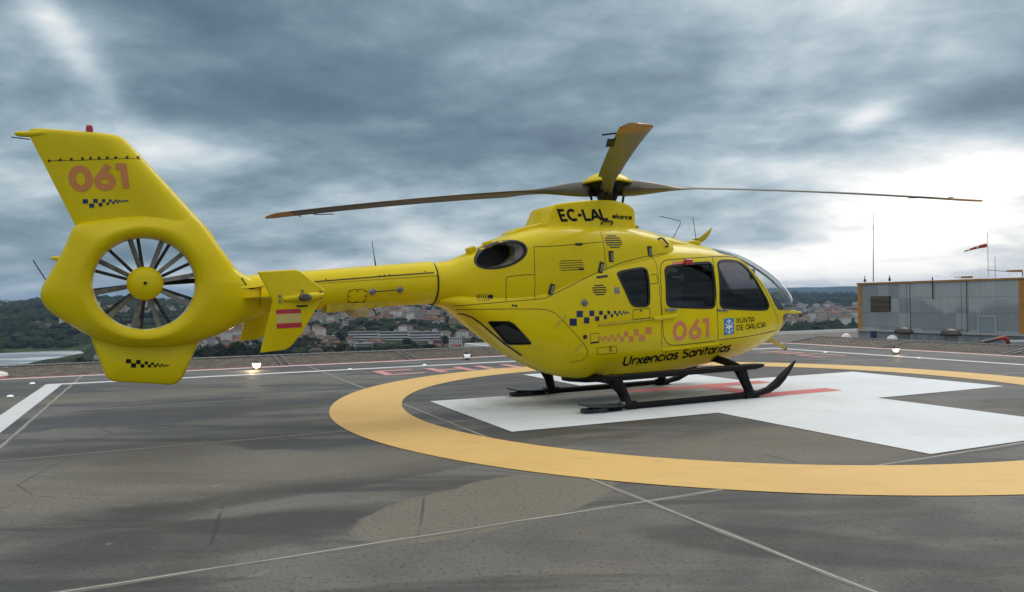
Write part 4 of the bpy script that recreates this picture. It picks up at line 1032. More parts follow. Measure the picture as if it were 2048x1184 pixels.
m = MB(); m.tube([(3.03, -.06, .80), (3.12, -.06, .74), (3.40, -.06, .600)], [.035, .035, .026], 8); wc = m.build('lower_wire_cutter', M['yellow_worn'], heli)
m = MB(); m.tube([(3.40, -.06, .600), (3.43, -.06, .585)], [.03, .024], 8); m.build('cutter_tip', M['rubber'], wc)
m = MB(); m.loft([[(x, -h_, 1.206 - t_), (x, h_, 1.206 - t_), (x, h_, 1.206 + t_), (x, -h_, 1.206 + t_)] for x, h_, t_ in ((2.72, .50, .02), (3.0, .47, .022), (3.2, .40, .022), (3.38, .29, .021), (3.50, .16, .02), (3.60, .04, .016))]); bevel(m.build('nose_band', M['yellow'], heli), .01)
m = MB(); m.tube([(3.42, -.14, 1.20), (3.56, -.14, 1.19), (3.72, -.14, 1.183)], [.03, .024, .010], 8); m.build('pitot_tube', M['yellow'], heli)
m = MB(); m.box((2.42, -.36, 1.80), (.14, .03, .16), Matrix.Rotation(.3, 3, 'Z')); bevel(m.build('mirror', M['grey'], heli), .01)
# belly fairing that carries the cross tubes
m = MB(); rings = []
for x, h_, zt_ in ((-.75, .10, .36), (-.6, .42, .40), (-.3, .50, .42), (0, .45, .42), (.15, .2, .40)):
    rings.append([(x, -h_, zt_), (x, h_, zt_), (x, h_ * .8, .30), (x, -h_ * .8, .30)])
m.loft(rings); bevel(m.build('belly_fairing', M['black'], heli), .02, 2)

# ---- landing gear
for s_ in (-1, 1):
    y = s_ * 1.0
    m = MB()
    pts = [(-.98, y, .045), (-.5, y, .047), (0, y, .048), (.8, y, .05), (1.5, y, .055), (1.85, y, .065), (2.05, y, .10), (2.22, y, .18), (2.36, y * .985, .27), (2.50, y * .97, .37), (2.66, y * .95, .485)]
    m.tube(pts, [.040, .042, .042, .042, .042, .044, .050, .060, .058, .040, .014], 12, sq=(1.0, 1)); sk = m.build('skid', M['black'], heli)
    m = MB(); m.loft([[(x, y - h_, z), (x, y + h_, z), (x, y + h_, z + .02), (x, y - h_, z + .02)] for x, h_, z in ((-1.14, .05, .115), (-1.05, .12, .088), (-.80, .13, .068), (-.55, .11, .064), (-.46, .05, .062))])
    m.box((-.92, y, .035), (.34, .12, .055)); bevel(m.build('skid_shoe', M['dark'], sk), .008)
    m = MB(); m.box((-.50, y, .062), (.05, .10, .10)); m.build('skid_clamp', M['grey'], sk)
for xb, xt, zt_ in ((-.40, -.56, .38), (1.72, 1.58, .44)):
    for s_ in (-1, 1):
        m = MB(); m.tube([(xb, s_ * 1.0, .055), (xb - .01, s_ * .985, .10), (xb - .06, s_ * .955, .24), (xt + .02, s_ * .91, zt_), ], [.085, .066, .070, .095], 12, sq=(1, 1.0)); lg_ = m.build('leg', M['black'], heli)
        m = MB(); m.tube([(xb - .12, s_ * 1.0, .055), (xb + .12, s_ * 1.0, .055)], .057, 12); m.build('saddle', M['black'], lg_)
    m = MB()
    pts = []
    for i in range(17):
        t_ = -1 + 2 * i / 16; zc_ = zt_ + (.12 if xb > 0 else -.0) * (1 - abs(t_) ** 3); pts.append((xt + (-.05 if xb > 0 else 0) * (1 - abs(t_) ** 3), t_ * .91, zc_ if abs(t_) < .999 else zt_))
    m.tube(pts, .055, 12); m.build('cross_tube', M['black'], heli)
for s_ in (-1, 1):
    m = MB()
    m.loft([[(x, s_ * .93 - h_, z - t_), (x, s_ * .93 + h_, z - t_), (x, s_ * .93 + h_, z + t_), (x, s_ * .93 - h_, z + t_)] for x, z, h_, t_ in ((-.72, .418, .04, .03), (-.62, .415, .09, .035), (.6, .43, .09, .035), (1.80, .445, .09, .035), (1.95, .455, .08, .025), (2.02, .463, .05, .012))])
    bevel(m.build('boarding_step', M['black'], heli), .01)

# ------------------------------------------------------------------ helipad deck
DX, DY, DA = 3.2417, 11.0006, R(25.6)
cu, su = math.cos(DA), math.sin(DA)
def D2(u, v): return (DX + u * cu - v * su, DY + u * su + v * cu)
def deck_material():
    m = bpy.data.materials.new('deck_asphalt'); m.use_nodes = True
    t = NT(m.node_tree); b = t.n['Principled BSDF']
    tc = t.new('ShaderNodeTexCoord').outputs['Object']
    A = t.noise(t.mapping(tc, (1, 1.5, 1)), .28, 6, .6, .6)
    B = t.noise(t.mapping(tc, (.45, 1.9, 1), (4, 1, 0), (0, 0, -.25)), .55, 7, .62, .9)
    fine = t.noise(tc, 34, 5, .8); grit = t.noise(tc, 95, 4, .8)
    # large drying patches with soft uneven outlines
    def dry(cx, cy, ru, rv, ang, seed, soft=.18):
        mp = t.mapping(tc, (1, 1, 1), (-cx, -cy, 0))
        rt = t.mapping(mp, (1, 1, 1), (0, 0, 0), (0, 0, -ang))
        s_ = t.new('ShaderNodeSeparateXYZ'); t.link(rt, s_.inputs[0])
        q = t.m('ADD', t.m('POWER', t.m('ABSOLUTE', t.m('DIVIDE', s_.outputs[0], ru)), 2), t.m('POWER', t.m('ABSOLUTE', t.m('DIVIDE', s_.outputs[1], rv)), 2))
        q = t.m('ADD', q, t.m('MULTIPLY', t.m('SUBTRACT', t.noise(t.mapping(tc, (1, 1, 1), (seed, seed, 0)), 1.1, 3, .5), .5), 1.1))
        return t.ramp(q, 1.0 + soft, 1.0 - soft)
    p1_ = dry(DRY1[0], DRY1[1], DRY1[2], DRY1[3], DRY1[4], 3.0, .07)
    p2_ = dry(2.9, 7.2, 2.2, .9, DA, 8.0, .5)
    p3_ = dry(-3.0, 6.0, 3.2, .75, R(20), 12.0, .6)
    p4_ = dry(-6.5, 11.5, 2.5, .7, R(24), 15.0, .5)
    big = t.ramp(A, .40, .58)
    c = t.mix(big, (.080, .080, .078), (.148, .145, .137))
    c = t.mix(t.m('MULTIPLY', t.ramp(t.noise(t.mapping(tc, (.6, 2.2, 1), (9, 3, 0), (0, 0, -.3)), 1.6, 6, .65, .7), .50, .68), .55), c, (.165, .150, .122))
    c = t.mix(t.m('MULTIPLY', t.ramp(B, .52, .42), .80), c, (.040, .041, .043))
    c = t.mix(t.m('MULTIPLY', t.ramp(t.noise(tc, .5, 4, .6, .5), .58, .72), .5), c, (.14, .105, .070))
    wt = None
    for i_, (a_, b_, ru, rv, an) in enumerate(((-1.0, 6.15, 1.9, .26, R(38)), (-1.75, 4.55, 1.1, .42, R(25)), (2.1, 6.50, .62, .05, R(12)), (1.6, 4.2, .9, .30, R(-20)), (-4.3, 9.8, 2.4, .55, R(22)), (-6.0, 12.0, 2.6, .35, R(24)), (4.8, 7.2, 1.3, .25, R(28)))):
        q_ = dry(a_, b_, ru, rv, an, 20.0 + i_ * 3.1, .35); wt = q_ if wt is None else t.m('MAXIMUM', wt, q_)
    c = t.mix(t.m('MULTIPLY', wt, .6), c, (.040, .041, .043))
    for q, k in ((p1_, .85), (p2_, .75), (p3_, .6), (p4_, .5)):
        c = t.mix(t.m('MULTIPLY', q, k), c, (.185, .170, .138))
    vo = t.new('ShaderNodeTexVoronoi'); vo.feature = 'DISTANCE_TO_EDGE'; vo.inputs['Scale'].default_value = .45; t.link(t.vm('ADD', tc, t.vm('MULTIPLY', t.n.new('ShaderNodeTexNoise').outputs['Color'], (.9, .9, 0))), vo.inputs['Vector'])
    c = t.mix(t.m('MULTIPLY', t.m('MULTIPLY', t.m('LESS_THAN', vo.outputs[0], .004), t.ramp(A, .50, .56)), .55), c, (.025, .025, .025))
    sp_ = t.noise(tc, 2.3, 2, .4); c = t.mix(t.m('MULTIPLY', t.ramp(sp_, .74, .78), .6), c, (.03, .03, .03)); sp2 = t.noise(t.mapping(tc, (1, 1, 1), (31, 7, 0)), 4.1, 2, .4); c = t.mix(t.m('MULTIPLY', t.ramp(sp2, .73, .77), .5), c, (.24, .22, .18))
    c = t.mix(t.m('MULTIPLY', t.ramp(fine, .53, .64), .75), c, (.018, .019, .021))
    c = t.mix(t.m('MULTIPLY', t.ramp(grit, .56, .68), .55), c, (.27, .26, .235))
    t.link(c, b.inputs['Base Color'])
    r_ = t.m('ADD', t.ramp(B, .35, .62, .50, .80), t.m('MULTIPLY', t.m('ADD', p1_, p2_), .2), clamp=True)
    t.link(r_, b.inputs['Roughness']); b.inputs['Specular IOR Level'].default_value = .32
    h_ = t.m('ADD', t.m('MULTIPLY', fine, .7), grit)
    t.link(t.bump(h_, .35, .004), b.inputs['Normal'])
    return m
DRY1 = (-.10, 5.22, 1.20, .52, R(42))
DECK = deck_material()
def paint(name, colr, worn=(.10, .10, .09), amt=.35, rough=.6, scale=3.0, dirty=None, stain=None):
    m = bpy.data.materials.new(name); m.use_nodes = True
    t = NT(m.node_tree); b = t.n['Principled BSDF']; tc = t.new('ShaderNodeTexCoord').outputs['Object']
    n1 = t.noise(t.mapping(tc, (1, 2.2, 1), (0, 0, 0), (0, 0, -DA)), scale, 7, .68, .4); n2 = t.noise(tc, 90, 3, .7)
    c = t.mix(t.m('MULTIPLY', t.ramp(n1, .50, .78), amt), colr, worn)
    c = t.mix(t.m('MULTIPLY', t.ramp(n2, .56, .72), .40), c, worn)
    n4 = t.noise(t.mapping(tc, (1, 9, 1), (3, 0, 0), (0, 0, -DA)), 1.4, 6, .7, .2); c = t.mix(t.m('MULTIPLY', t.ramp(n4, .56, .74), amt * .8), c, worn)
    if stain:
        s2 = t.new('ShaderNodeSeparateXYZ'); t.link(t.mapping(t.mapping(tc, (1, 1, 1), (-stain[0], -stain[1], 0)), (1, 1, 1), (0, 0, 0), (0, 0, -stain[4])), s2.inputs[0])
        q = t.m('ADD', t.m('POWER', t.m('ABSOLUTE', t.m('DIVIDE', s2.outputs[0], stain[2])), 2), t.m('POWER', t.m('ABSOLUTE', t.m('DIVIDE', s2.outputs[1], stain[3])), 2))
        q = t.m('ADD', q, t.m('MULTIPLY', t.m('SUBTRACT', t.noise(tc, 1.6, 5, .6), .5), 1.6)); c = t.mix(t.ramp(q, 1.6, .0, 0, .80), c, (.22, .20, .14))
    if dirty:
        n3 = t.noise(tc, .6, 4, .6, .4); c = t.mix(t.m('MULTIPLY', t.ramp(n3, .48, .66), .35), c, dirty)
    t.link(c, b.inputs['Base Color']); b.inputs['Roughness'].default_value = rough
    t.link(t.bump(t.noise(tc, 120, 3, .7), .2, .003), b.inputs['Normal'])
    return m
PW = paint('white_deck_paint', (.70, .74, .78), (.36, .37, .36), .30, dirty=(.52, .54, .52), stain=(1.45, 11.0, 2.3, 1.0, HR))
PWL = paint('white_line_paint', (.62, .64, .66), (.2, .2, .2), .45)
PY = paint('yellow_deck_paint', (.70, .45, .145), (.34, .25, .12), .42, dirty=(.60, .34, .09))
PR = paint('red_deck_paint', (.62, .14, .13), (.42, .22, .2), .30)
PP = paint('faded_red_paint', (.60, .26, .25), (.2, .16, .15), .55)
PJ = paint('joint_sealant', (.46, .45, .41), (.16, .155, .14), .8, scale=2.5)
PJ2 = paint('joint_border_paint', (.150, .143, .128), (.07, .067, .060), 1.0, scale=2.2)

UL, UR, VN, VF = -11.3, 10.6, -15.0, 9.2
m = MB(); m.prism([D2(UL, VN), D2(UR, VN), D2(UR, VF), D2(UL, VF)], -.5, 0, 'XY')
tag(m.build('helipad_deck', DECK, smooth=False), kind='structure')
def sheet(name, polys, z, mat, kind='structure'):
    m = MB()
    for p in polys:
        m.add([(x, y, z) for x, y in p], [tuple(range(len(p)))])
    me_ = m.mesh(name, mat, smooth=False, fixn=False)
    bm = bmesh.new(); bm.from_mesh(me_)
    for f in bm.faces:
        if f.normal.z < 0: f.normal_flip()
    bm.to_mesh(me_); bm.free()
    return tag(link(bpy.data.objects.new(name, me_)), kind=kind)
def line(p, q, w_):
    (x0, y0), (x1, y1) = p, q; l = math.hypot(x1 - x0, y1 - y0); nx, ny = -(y1 - y0) / l * w_ / 2, (x1 - x0) / l * w_ / 2
    return [(x0 + nx, y0 + ny), (x1 + nx, y1 + ny), (x1 - nx, y1 - ny), (x0 - nx, y0 - ny)]
def wob(p, q, w_, seg=60):
    """a joint line with a slightly uneven width"""
    out = []; (x0, y0), (x1, y1) = p, q; l = math.hypot(x1 - x0, y1 - y0); nx, ny = -(y1 - y0) / l, (x1 - x0) / l
    a, b = [], []
    for i in range(seg + 1):
        t_ = i / seg; x, y = x0 + (x1 - x0) * t_, y0 + (y1 - y0) * t_; d = .004 * math.sin(i * 1.7) + random.uniform(-.003, .003)
        h_ = w_ / 2 * random.uniform(.75, 1.25)
        a.append((x + nx * (h_ + d), y + ny * (h_ + d))); b.append((x - nx * (h_ - d), y - ny * (h_ - d)))
    return a + b[::-1]
# joints first, then painted marks above them
J = []
for v in (-4.28, -.37, 3.1, 7.0): J.append((D2(UL, v), D2(UR, v)))
for u in (-9.15, -4.62, 4.6, 9.4): J.append((D2(u, VN), D2(u, VF)))
for k, (p, q) in enumerate(J):
    sheet('joint_border', [wob(p, q, .060, 90)], .0008 + .0002 * k, PJ2); sheet('deck_joint', [wob(p, q, .011, 90)], .0026 + .0002 * k, PJ)
WH = MB()
o = sheet('white_border_line', [line(D2(-9.35, 7.28), D2(8.25, 7.28), .24)], .0050, PWL)
sheet('white_border_line', [line(D2(8.25, 7.40), D2(8.25, VN), .24)], .0054, PWL)
sheet('white_border_line', [line(D2(-9.45, 7.40), D2(-9.45, VN), .27)], .0054, PWL)
sheet('red_edge_line', [line(D2(UL, 9.12), D2(UR, 9.12), .14)], .0046, PR); sheet('red_edge_line', [line(D2(UR - .07, VN), D2(UR - .07, 9.0), .14)], .0048, PR)
sheet('white_edge_line', [line(D2(UL, 8.96), D2(UR - .2, 8.96), .16)], .0050, PWL); sheet('white_edge_line', [line(D2(UR - .24, VN), D2(UR - .24, 8.86), .16)], .0052, PWL)
# touchdown ring
n_ = 180; R1, R2 = 5.8213, 4.856
m = MB()
vs = [(DX + r_ * math.cos(2 * math.pi * i / n_), DY + r_ * math.sin(2 * math.pi * i / n_), .0052) for r_ in (R2, R1) for i in range(n_)]
m.add(vs, [(i, n_ + i, n_ + (i + 1) % n_, (i + 1) % n_) for i in range(n_)])
tag(m.build('yellow_touchdown_ring', PY, smooth=False), kind='structure')
# white hospital cross and the red H; a runs towards the near right, b towards the far right
PH = -1.1415; ca_, sa_ = math.cos(PH), math.sin(PH); SQ = 3 * .9407
def X2(a, b): return (DX + a * ca_ - b * sa_, DY + a * sa_ + b * ca_)
h1, h3 = SQ / 2, SQ * 1.5
sheet('white_cross', [[X2(-h1, -h3), X2(h1, -h3), X2(h1, h3), X2(-h1, h3)], [X2(h1, -h1), X2(h3, -h1), X2(h3, h1), X2(h1, h1)], [X2(-h3, -h1), X2(-h1, -h1), X2(-h1, h1), X2(-h3, h1)]], .0054, PW)
b0, b1, st = -1.12, 1.70, .34      # strokes run from b0 to b1
def hq(a0, a1, q0, q1): return [X2(a0, q0), X2(a1, q0), X2(a1, q1), X2(a0, q1)]
sheet('red_letter', [hq(.57 - st, .57, b0, b1), hq(-1.10, -1.10 + st, b0 - .05, b1 - .12), hq(-1.10 + st, .57 - st, .10, .52)], .0080, PR)
# CHUAC lettering painted between ring and border, once along each far side
def deck_word(base_u, base_v, along, up, chars, cw, ch, gap, st_=.20):
    polys = []; cur = 0
    def P(x, y): return D2(base_u + along[0] * x + up[0] * y, base_v + along[1] * x + up[1] * y)
    for c_ in chars:
        def q(x0, y0, x1, y1): return [P(cur + x0 * cw, y0 * ch), P(cur + x1 * cw, y0 * ch), P(cur + x1 * cw, y1 * ch), P(cur + x0 * cw, y1 * ch)]
        s1, s2 = st_ / cw, st_ / ch
        if c_ == 'C': rs = [q(0, 0, s1, 1), q(s1, 0, 1, s2), q(s1, 1 - s2, 1, 1)]
        elif c_ == 'H': rs = [q(0, 0, s1, 1), q(1 - s1, 0, 1, 1), q(s1, .5 - s2 / 2, 1 - s1, .5 + s2 / 2)]
        elif c_ == 'U': rs = [q(0, 0, s1, 1), q(1 - s1, 0, 1, 1), q(s1, 0, 1 - s1, s2)]
        elif c_ == 'A': rs = [q(0, 0, s1, 1), q(1 - s1, 0, 1, 1), q(s1, 1 - s2, 1 - s1, 1), q(s1, .45 - s2 / 2, 1 - s1, .45 + s2 / 2)]
        polys += rs; cur += cw + gap
    return polys
sheet('painted_word', deck_word(-3.7, 5.58, (1, 0), (0, 1), 'CHUAC', .84, 1.05, .30), .0048, PP)
sheet('painted_word', deck_word(6.65, 6.3, (0, -1), (1, 0), 'AC', .90, .85, .32, .14), .0049, PP)

# safety net round the deck: thin steel frames with wire mesh
def net_material():
    m = bpy.data.materials.new('wire_net'); m.use_nodes = True
    t = NT(m.node_tree); b = t.n['Principled BSDF']; tc = t.new('ShaderNodeTexCoord').outputs['UV']
    b.inputs['Base Color'].default_value = (.07, .058, .045, 1); b.inputs['Roughness'].default_value = .7
    s_ = t.new('ShaderNodeSeparateXYZ'); t.link(tc, s_.inputs[0])
    f1 = t.m('FRACT', t.m('MULTIPLY', t.m('ADD', s_.outputs[0], s_.outputs[1]), 6.0)); f2 = t.m('FRACT', t.m('MULTIPLY', t.m('SUBTRACT', s_.outputs[0], s_.outputs[1]), 6.0))
    g_ = t.m('MAXIMUM', t.m('LESS_THAN', f1, .26), t.m('LESS_THAN', f2, .26))
    tr = t.new('ShaderNodeBsdfTransparent'); mx = t.new('ShaderNodeMixShader'); t.link(g_, mx.inputs[0]); t.link(tr.outputs[0], mx.inputs[1]); t.link(b.outputs[0], mx.inputs[2])
    t.link(mx.outputs[0], t.n['Material Output'].inputs[0]); return m
NETM = net_material()
NETB = material('net_backing', (.12, .095, .075), .85, noise=(.27, .235, .19), nscale=5.0)
def net(p0, out, length, along, npan, lab):
    root = empty('safety_net', (*D2(*p0), 0)); tag(root, lab, 'safety net', 'safety nets along the edges of the helipad')
    base = Vector(D2(*p0))
    def W(a, o, z):
        q = Vector(D2(p0[0] + along[0] * a + out[0] * o, p0[1] + along[1] * a + out[1] * o)) - base
        return (q.x, q.y, z)
    WD, RZ = 1.5, .155
    m = MB(); m.add([W(0, .03, -.02), W(length, .03, -.02), W(length, WD, RZ), W(0, WD, RZ)], [(0, 1, 2, 3)])
    me_ = m.mesh('mesh', NETM, smooth=False); uv = me_.uv_layers.new(name='uv')
    k_ = {0: (0, 0), 1: (length, 0), 2: (length, WD), 3: (0, WD)}
    for lp in me_.loops: uv.data[lp.index].uv = k_[lp.vertex_index]
    link(bpy.data.objects.new('mesh', me_), root)
    m = MB(); m.add([W(0, .03, -.05), W(length, .03, -.05), W(length, WD, RZ - .03), W(0, WD, RZ - .03)], [(0, 1, 2, 3)]); m.build('netting_backing', NETB, root, smooth=False)
    m = MB(); m.tube([W(0, WD, RZ), W(length, WD, RZ)], .022, 6); m.tube([W(0, .03, -.02), W(length, .03, -.02)], .022, 6); m.build('edge_rail', M['grey'], root)
    for i in range(npan + 1):
        a = length * i / npan
        m = MB()
        for d in (-.09, .09):
            aa = min(max(a + d, 0), length); m.tube([W(aa, .0, -.005), W(aa, WD, RZ + .006)], .018, 6)
        m.build('bracket', M['grey'], root)
net((UL, VF), (0, 1), UR - UL, (1, 0), 7, 'brown wire safety net along the far edge of the helipad in front of the town')
net((UR, VF), (1, 0), 24, (0, -1), 7, 'brown wire safety net along the right edge of the helipad before the plant room')
net((UL, VF), (-1, 0), 20, (0, -1), 6, 'brown wire safety net along the left edge of the helipad beside the water inlet')

# perimeter lights
lit = material('lit_lamp', (1, .8, .5), .3, emit=(1.0, .72, .40), es=16)
lit2 = material('dim_lamp', (.9, .85, .75), .2, emit=(1.0, .90, .72), es=.9)
glow_lens = material('weak_glow_lamp', (.85, .87, .88), .12, coat=1.0, emit=(.9, .95, 1), es=.55)  # weak glow added so the pale lens looks bright
def flood(u, v, lab, lens, energy=0):
    x, y = u, v
    o = empty('floodlight', (x, y, 0)); o.scale = (.78, .78, .78); tag(o, lab, 'floodlight', 'round floodlights round the edge of the helipad')
    m = MB(); m.lathe([(.001, .0), (.09, .0), (.09, .02), (.03, .03), (.025, .06)], (0, 0, .004), 16); m.build('base', M['dark'], o)
    m = MB(); m.lathe([(.112 * math.cos(R(a)), .165 + .112 * math.sin(R(a))) for a in (12, 25, 40, 55, 70, 80, 89.5)], (0, 0, 0), 24); m.build('hood', M['dark'], o)
    m = MB(); m.lathe([(.108 * math.cos(R(a)), .165 + .108 * math.sin(R(a))) for a in (-89.5, -75, -60, -40, -20, 0, 12)], (0, 0, 0), 24); m.build('lens', lens, o)
    m = MB(); m.tube([(.12, 0, .02), (.13, 0, .165)], .008, 6); m.tube([(-.12, 0, .02), (-.13, 0, .165)], .008, 6); m.build('yoke', M['dark'], o)
    if energy:
        l = bpy.data.lights.new('lamp_glow', 'POINT'); l.energy = energy; l.color = (1, .72, .42); l.shadow_soft_size = .05
        lo = bpy.data.objects.new('lamp_glow', l); lo.location = (x - .05, y - .18, .10); col.objects.link(lo)
flood(-5.60, 16.05, 'small round floodlight lit bright orange at the deck edge left of the tail', lit, 9)
flood(-1.13, 18.20, 'small round floodlight with a weakly glowing pale lens below the helicopter tail boom', glow_lens)
flood(9.55, 18.30, 'small round floodlight glowing faintly orange in front of the metal plant room', lit2, 2)
puck = MB(); puck.lathe([(.001, .028), (.03, .024), (.045, .012), (.05, 0)], (0, 0, .010), 16)
pm_ = puck.mesh('inset_light', material('inset_lens', (.7, .78, .78), .15, emit=(.7, .9, .88), es=.35))
for (x, y), lab in (((-8.87, 13.55), 'tiny teal edge light beside the wide white stripe, the farther one'), ((-7.95, 11.61), 'tiny teal edge light beside the wide white stripe, the nearer one'), ((-3.49, 15.72), 'tiny inset light on the white line just right of the end plate'),
               ((-2.0, 16.62), 'tiny inset light on the white line above the letter C'), ((.24, 17.75), 'tiny inset light on the white line below the rear cabin'), ((8.11, 19.05), 'tiny inset light on the white line right of the nose'), ((9.32, 16.85), 'tiny inset light on the white line, rightmost one')):
    o = bpy.data.objects.new('inset_light', pm_); o.location = (x, y, .004); link(o); tag(o, lab, 'inset light', 'small inset lights along the white border line')
# white dome light at the left frame edge
o = empty('dome_light', (-10.42, 14.75, 0)); tag(o, 'white dome light with dark cap at the left edge of the deck', 'dome light')
m = MB(); m.lathe([(.20, 0), (.24, .05), (.22, .10), (.12, .14), (.001, .15)], (0, 0, .01), 20); m.build('dome', M['white'], o)
m = MB(); m.lathe([(.10, 0), (.11, .10), (.06, .16), (.001, .17)], (0, 0, .13), 16); m.build('cap', M['dark'], o)

# ------------------------------------------------------------------ hospital below and beside the deck
conc = material('pale_concrete', (.34, .34, .33), .8, noise=(.25, .25, .24), nscale=.8)
gravel = material('roof_gravel', (.17, .155, .13), .9, noise=(.11, .10, .085), nscale=1.5)
hosp = empty('hospital_building', (*D2(0, -2), -55)); tag(hosp, 'pale concrete hospital building that carries the helipad deck, its wall below the nets', 'building')
def W2(u, v, z=0): x, y = D2(u, v); return (x, y, z)
def block(name, u0, u1, v0, v1, z0, z1, mat, parent):
    m = MB(); bx_, by_ = parent.location.x, parent.location.y; z_ = parent.location.z
    m.prism([(x - bx_, y - by_) for x, y in (D2(u0, v0), D2(u1, v0), D2(u1, v1), D2(u0, v1))], z0 - z_, z1 - z_, 'XY')
    return m.build(name, mat, parent, smooth=False)
block('wall', UL + .8, UR - .8, VN, VF - .6, -55, -.52, conc, hosp)
block('lower_roof', UL - 1, 22.4, VN, VF + 30, -9.5, -9.0, gravel, hosp)
wing = empty('hospital_wing', (*D2(60, 30), -55)); tag(wing, 'lower hospital wing with a flat gravel roof and white parapet, under the plant room', 'building')
block('wall', 22.5, 130, -14, 66.8, -55, -3.6, conc, wing)
block('roof', 22.9, 129.6, -13.6, 66.4, -3.59, -3.42, gravel, wing)
block('parapet', 22.5, 130, 66.4, 66.8, -3.59, -3.0, M['white'], wing); block('parapet', 22.5, 22.9, -14, 66.39, -3.59, -3.0, M['white'], wing)

# plant room clad in grey metal panels
def cladding():
    m = bpy.data.materials.new('grey_cladding'); m.use_nodes = True
    t = NT(m.node_tree); b = t.n['Principled BSDF']; tc = t.new('ShaderNodeTexCoord').outputs['Object']
    s_ = t.new('ShaderNodeSeparateXYZ'); t.link(tc, s_.inputs[0])
    # panel cells along the wall (x) and height (z)
    cb_ = t.new('ShaderNodeCombineXYZ'); t.link(t.m('FLOOR', t.m('MULTIPLY', s_.outputs[0], .80)), cb_.inputs[0]); t.link(t.m('FLOOR', t.m('MULTIPLY', s_.outputs[2], .62)), cb_.inputs[1])
    wn = t.new('ShaderNodeTexWhiteNoise'); wn.noise_dimensions = '2D'; t.link(cb_.outputs[0], wn.inputs['Vector'])
    rust = t.noise(t.mapping(tc, (3, 3, .35)), 1.3, 6, .65)
    c = t.mix(t.ramp(wn.outputs[0], .55, .75), (.30, .335, .36), (.42, .445, .46))
    up = t.m('MULTIPLY', t.ramp(t.m('ADD', s_.outputs[2], t.m('MULTIPLY', t.m('SUBTRACT', t.noise(tc, .35, 2), .5), 6.0)), 3.3, 4.5), t.ramp(s_.outputs[0], 4, 8))
    c = t.mix(t.m('MULTIPLY', up, .75), c, (.52, .545, .55))
    c = t.mix(t.m('MULTIPLY', t.ramp(rust, .52, .75), .30), c, (.17, .16, .145))
    c = t.mix(t.m('MULTIPLY', t.ramp(t.noise(t.mapping(tc, (6, 6, .5)), 1.5, 4, .6), .5, .8), .35), c, (.42, .43, .42))
    rib = t.m('FRACT', t.m('MULTIPLY', s_.outputs[0], 3.2))
    ribl = t.m('LESS_THAN', rib, .12)
    hz = t.m('LESS_THAN', t.m('FRACT', t.m('ADD', t.m('MULTIPLY', s_.outputs[2], .62), .0)), .018)
    vz = t.m('LESS_THAN', t.m('FRACT', t.m('MULTIPLY', s_.outputs[0], .17)), .010)
    c = t.mix(t.m('MULTIPLY', ribl, .22), c, (.07, .08, .09)); c = t.mix(t.m('MULTIPLY', t.m('MAXIMUM', hz, vz), .7), c, (.06, .06, .06))
    t.link(c, b.inputs['Base Color']); b.inputs['Roughness'].default_value = .45; b.inputs['Metallic'].default_value = .25
    t.link(t.bump(t.ramp(rib, .0, .2), .5, .02), b.inputs['Normal']); return m
CL = cladding(); orangem = material('orange_trim', (.56, .25, .03), .5, noise=(.38, .19, .05), nscale=3)
PRX, PRY = 39.7, 84.0
wa = math.atan2(-.895, .446)
pr_ = empty('plant_room', (PRX, PRY, -3.42), wa); tag(pr_, 'grey metal-clad plant room with orange corner trim on the hospital roof', 'plant room')
# local x runs along the visible wall, local y points away from the helipad
LW, HB, HT, DP = 17.6, 1.28, 6.55, 12.0
def lb(name, x0, x1, y0, y1, z0, z1, mat, bev=0):
    m = MB(); m.box(((x0 + x1) / 2, (y0 + y1) / 2, (z0 + z1) / 2), (x1 - x0, y1 - y0, z1 - z0)); o = m.build(name, mat, pr_, smooth=False)
    return bevel(o, bev) if bev else o
lb('wall', 0, LW, 0, DP, HB, HT - .12, CL)
basem = material('grey_skirting', (.30, .33, .35), .6, noise=(.22, .24, .26), nscale=1.2)
lb('skirting', -.1, LW + .1, -.12, DP + .1, 0, HB - .01, basem)
lb('ledge', -.15, LW + .15, -.32, -.13, HB - .14, HB + .06, material('ledge_grey', (.42, .43, .43), .6))
for x0 in (-.12, LW - .36): lb('corner_trim', x0, x0 + .48, -.06, .42, HB + .07, HT - .13, orangem)
lb('roof_trim', -.2, LW + .2, -.14, DP + .1, HT - .11, HT + .06, orangem)
lv = lb('louvre', 1.55, 4.0, -.05, .02, 3.35, 5.05, M['black'])
m = MB()
for i in range(12): m.box((2.775, -.10, 3.46 + i * .135), (2.30, .09, .03), Matrix.Rotation(.5, 3, 'X'))
m.build('louvre_slat', material('slat_brown', (.24, .20, .16), .6), lv, smooth=False)
dr = lb('door', LW - 4.05, LW - 2.55, -.04, .03, .75, 2.85, material('door_grey', (.26, .31, .35), .5))
m = MB(); m.box((LW - 4.12, -.05, 1.8), (.12, .08, 2.2)); m.box((LW - 2.48, -.05, 1.8), (.12, .08, 2.2)); m.box((LW - 3.3, -.05, 2.92), (1.76, .08, .12)); m.build('door_frame', material('door_frame_grey', (.42, .46, .48), .5), dr, smooth=False)
m = MB(); m.tube([(8.9, -.12, 4.7), (8.9, -.12, 6.95)], .05, 6); m.build('downpipe', M['dark'], pr_)
m = MB(); m.tube([(LW - 5.2, -.1, 1.4), (LW - 5.2, -.1, 6.4)], .03, 6); m.build('conduit', M['dark'], pr_)
m = MB(); m.tube([(6.3, -.02, 1.4), (6.3, -.02, 6.4)], .025, 6); m.build('conduit', M['dark'], pr_)
for x in (.6, 3.7):
    m = MB(); m.lathe([(.12, 0), (.12, .25), (.05, .4), (.03, .7)], (x, .3, HT + .16), 8); m.build('roof_vent', M['dark'], pr_)
def rooftop(name, x, y, lab, cat):
    o = empty(name, pr_.matrix_basis @ Vector((x, y, HT + .16)), wa); return tag(o, lab, cat)
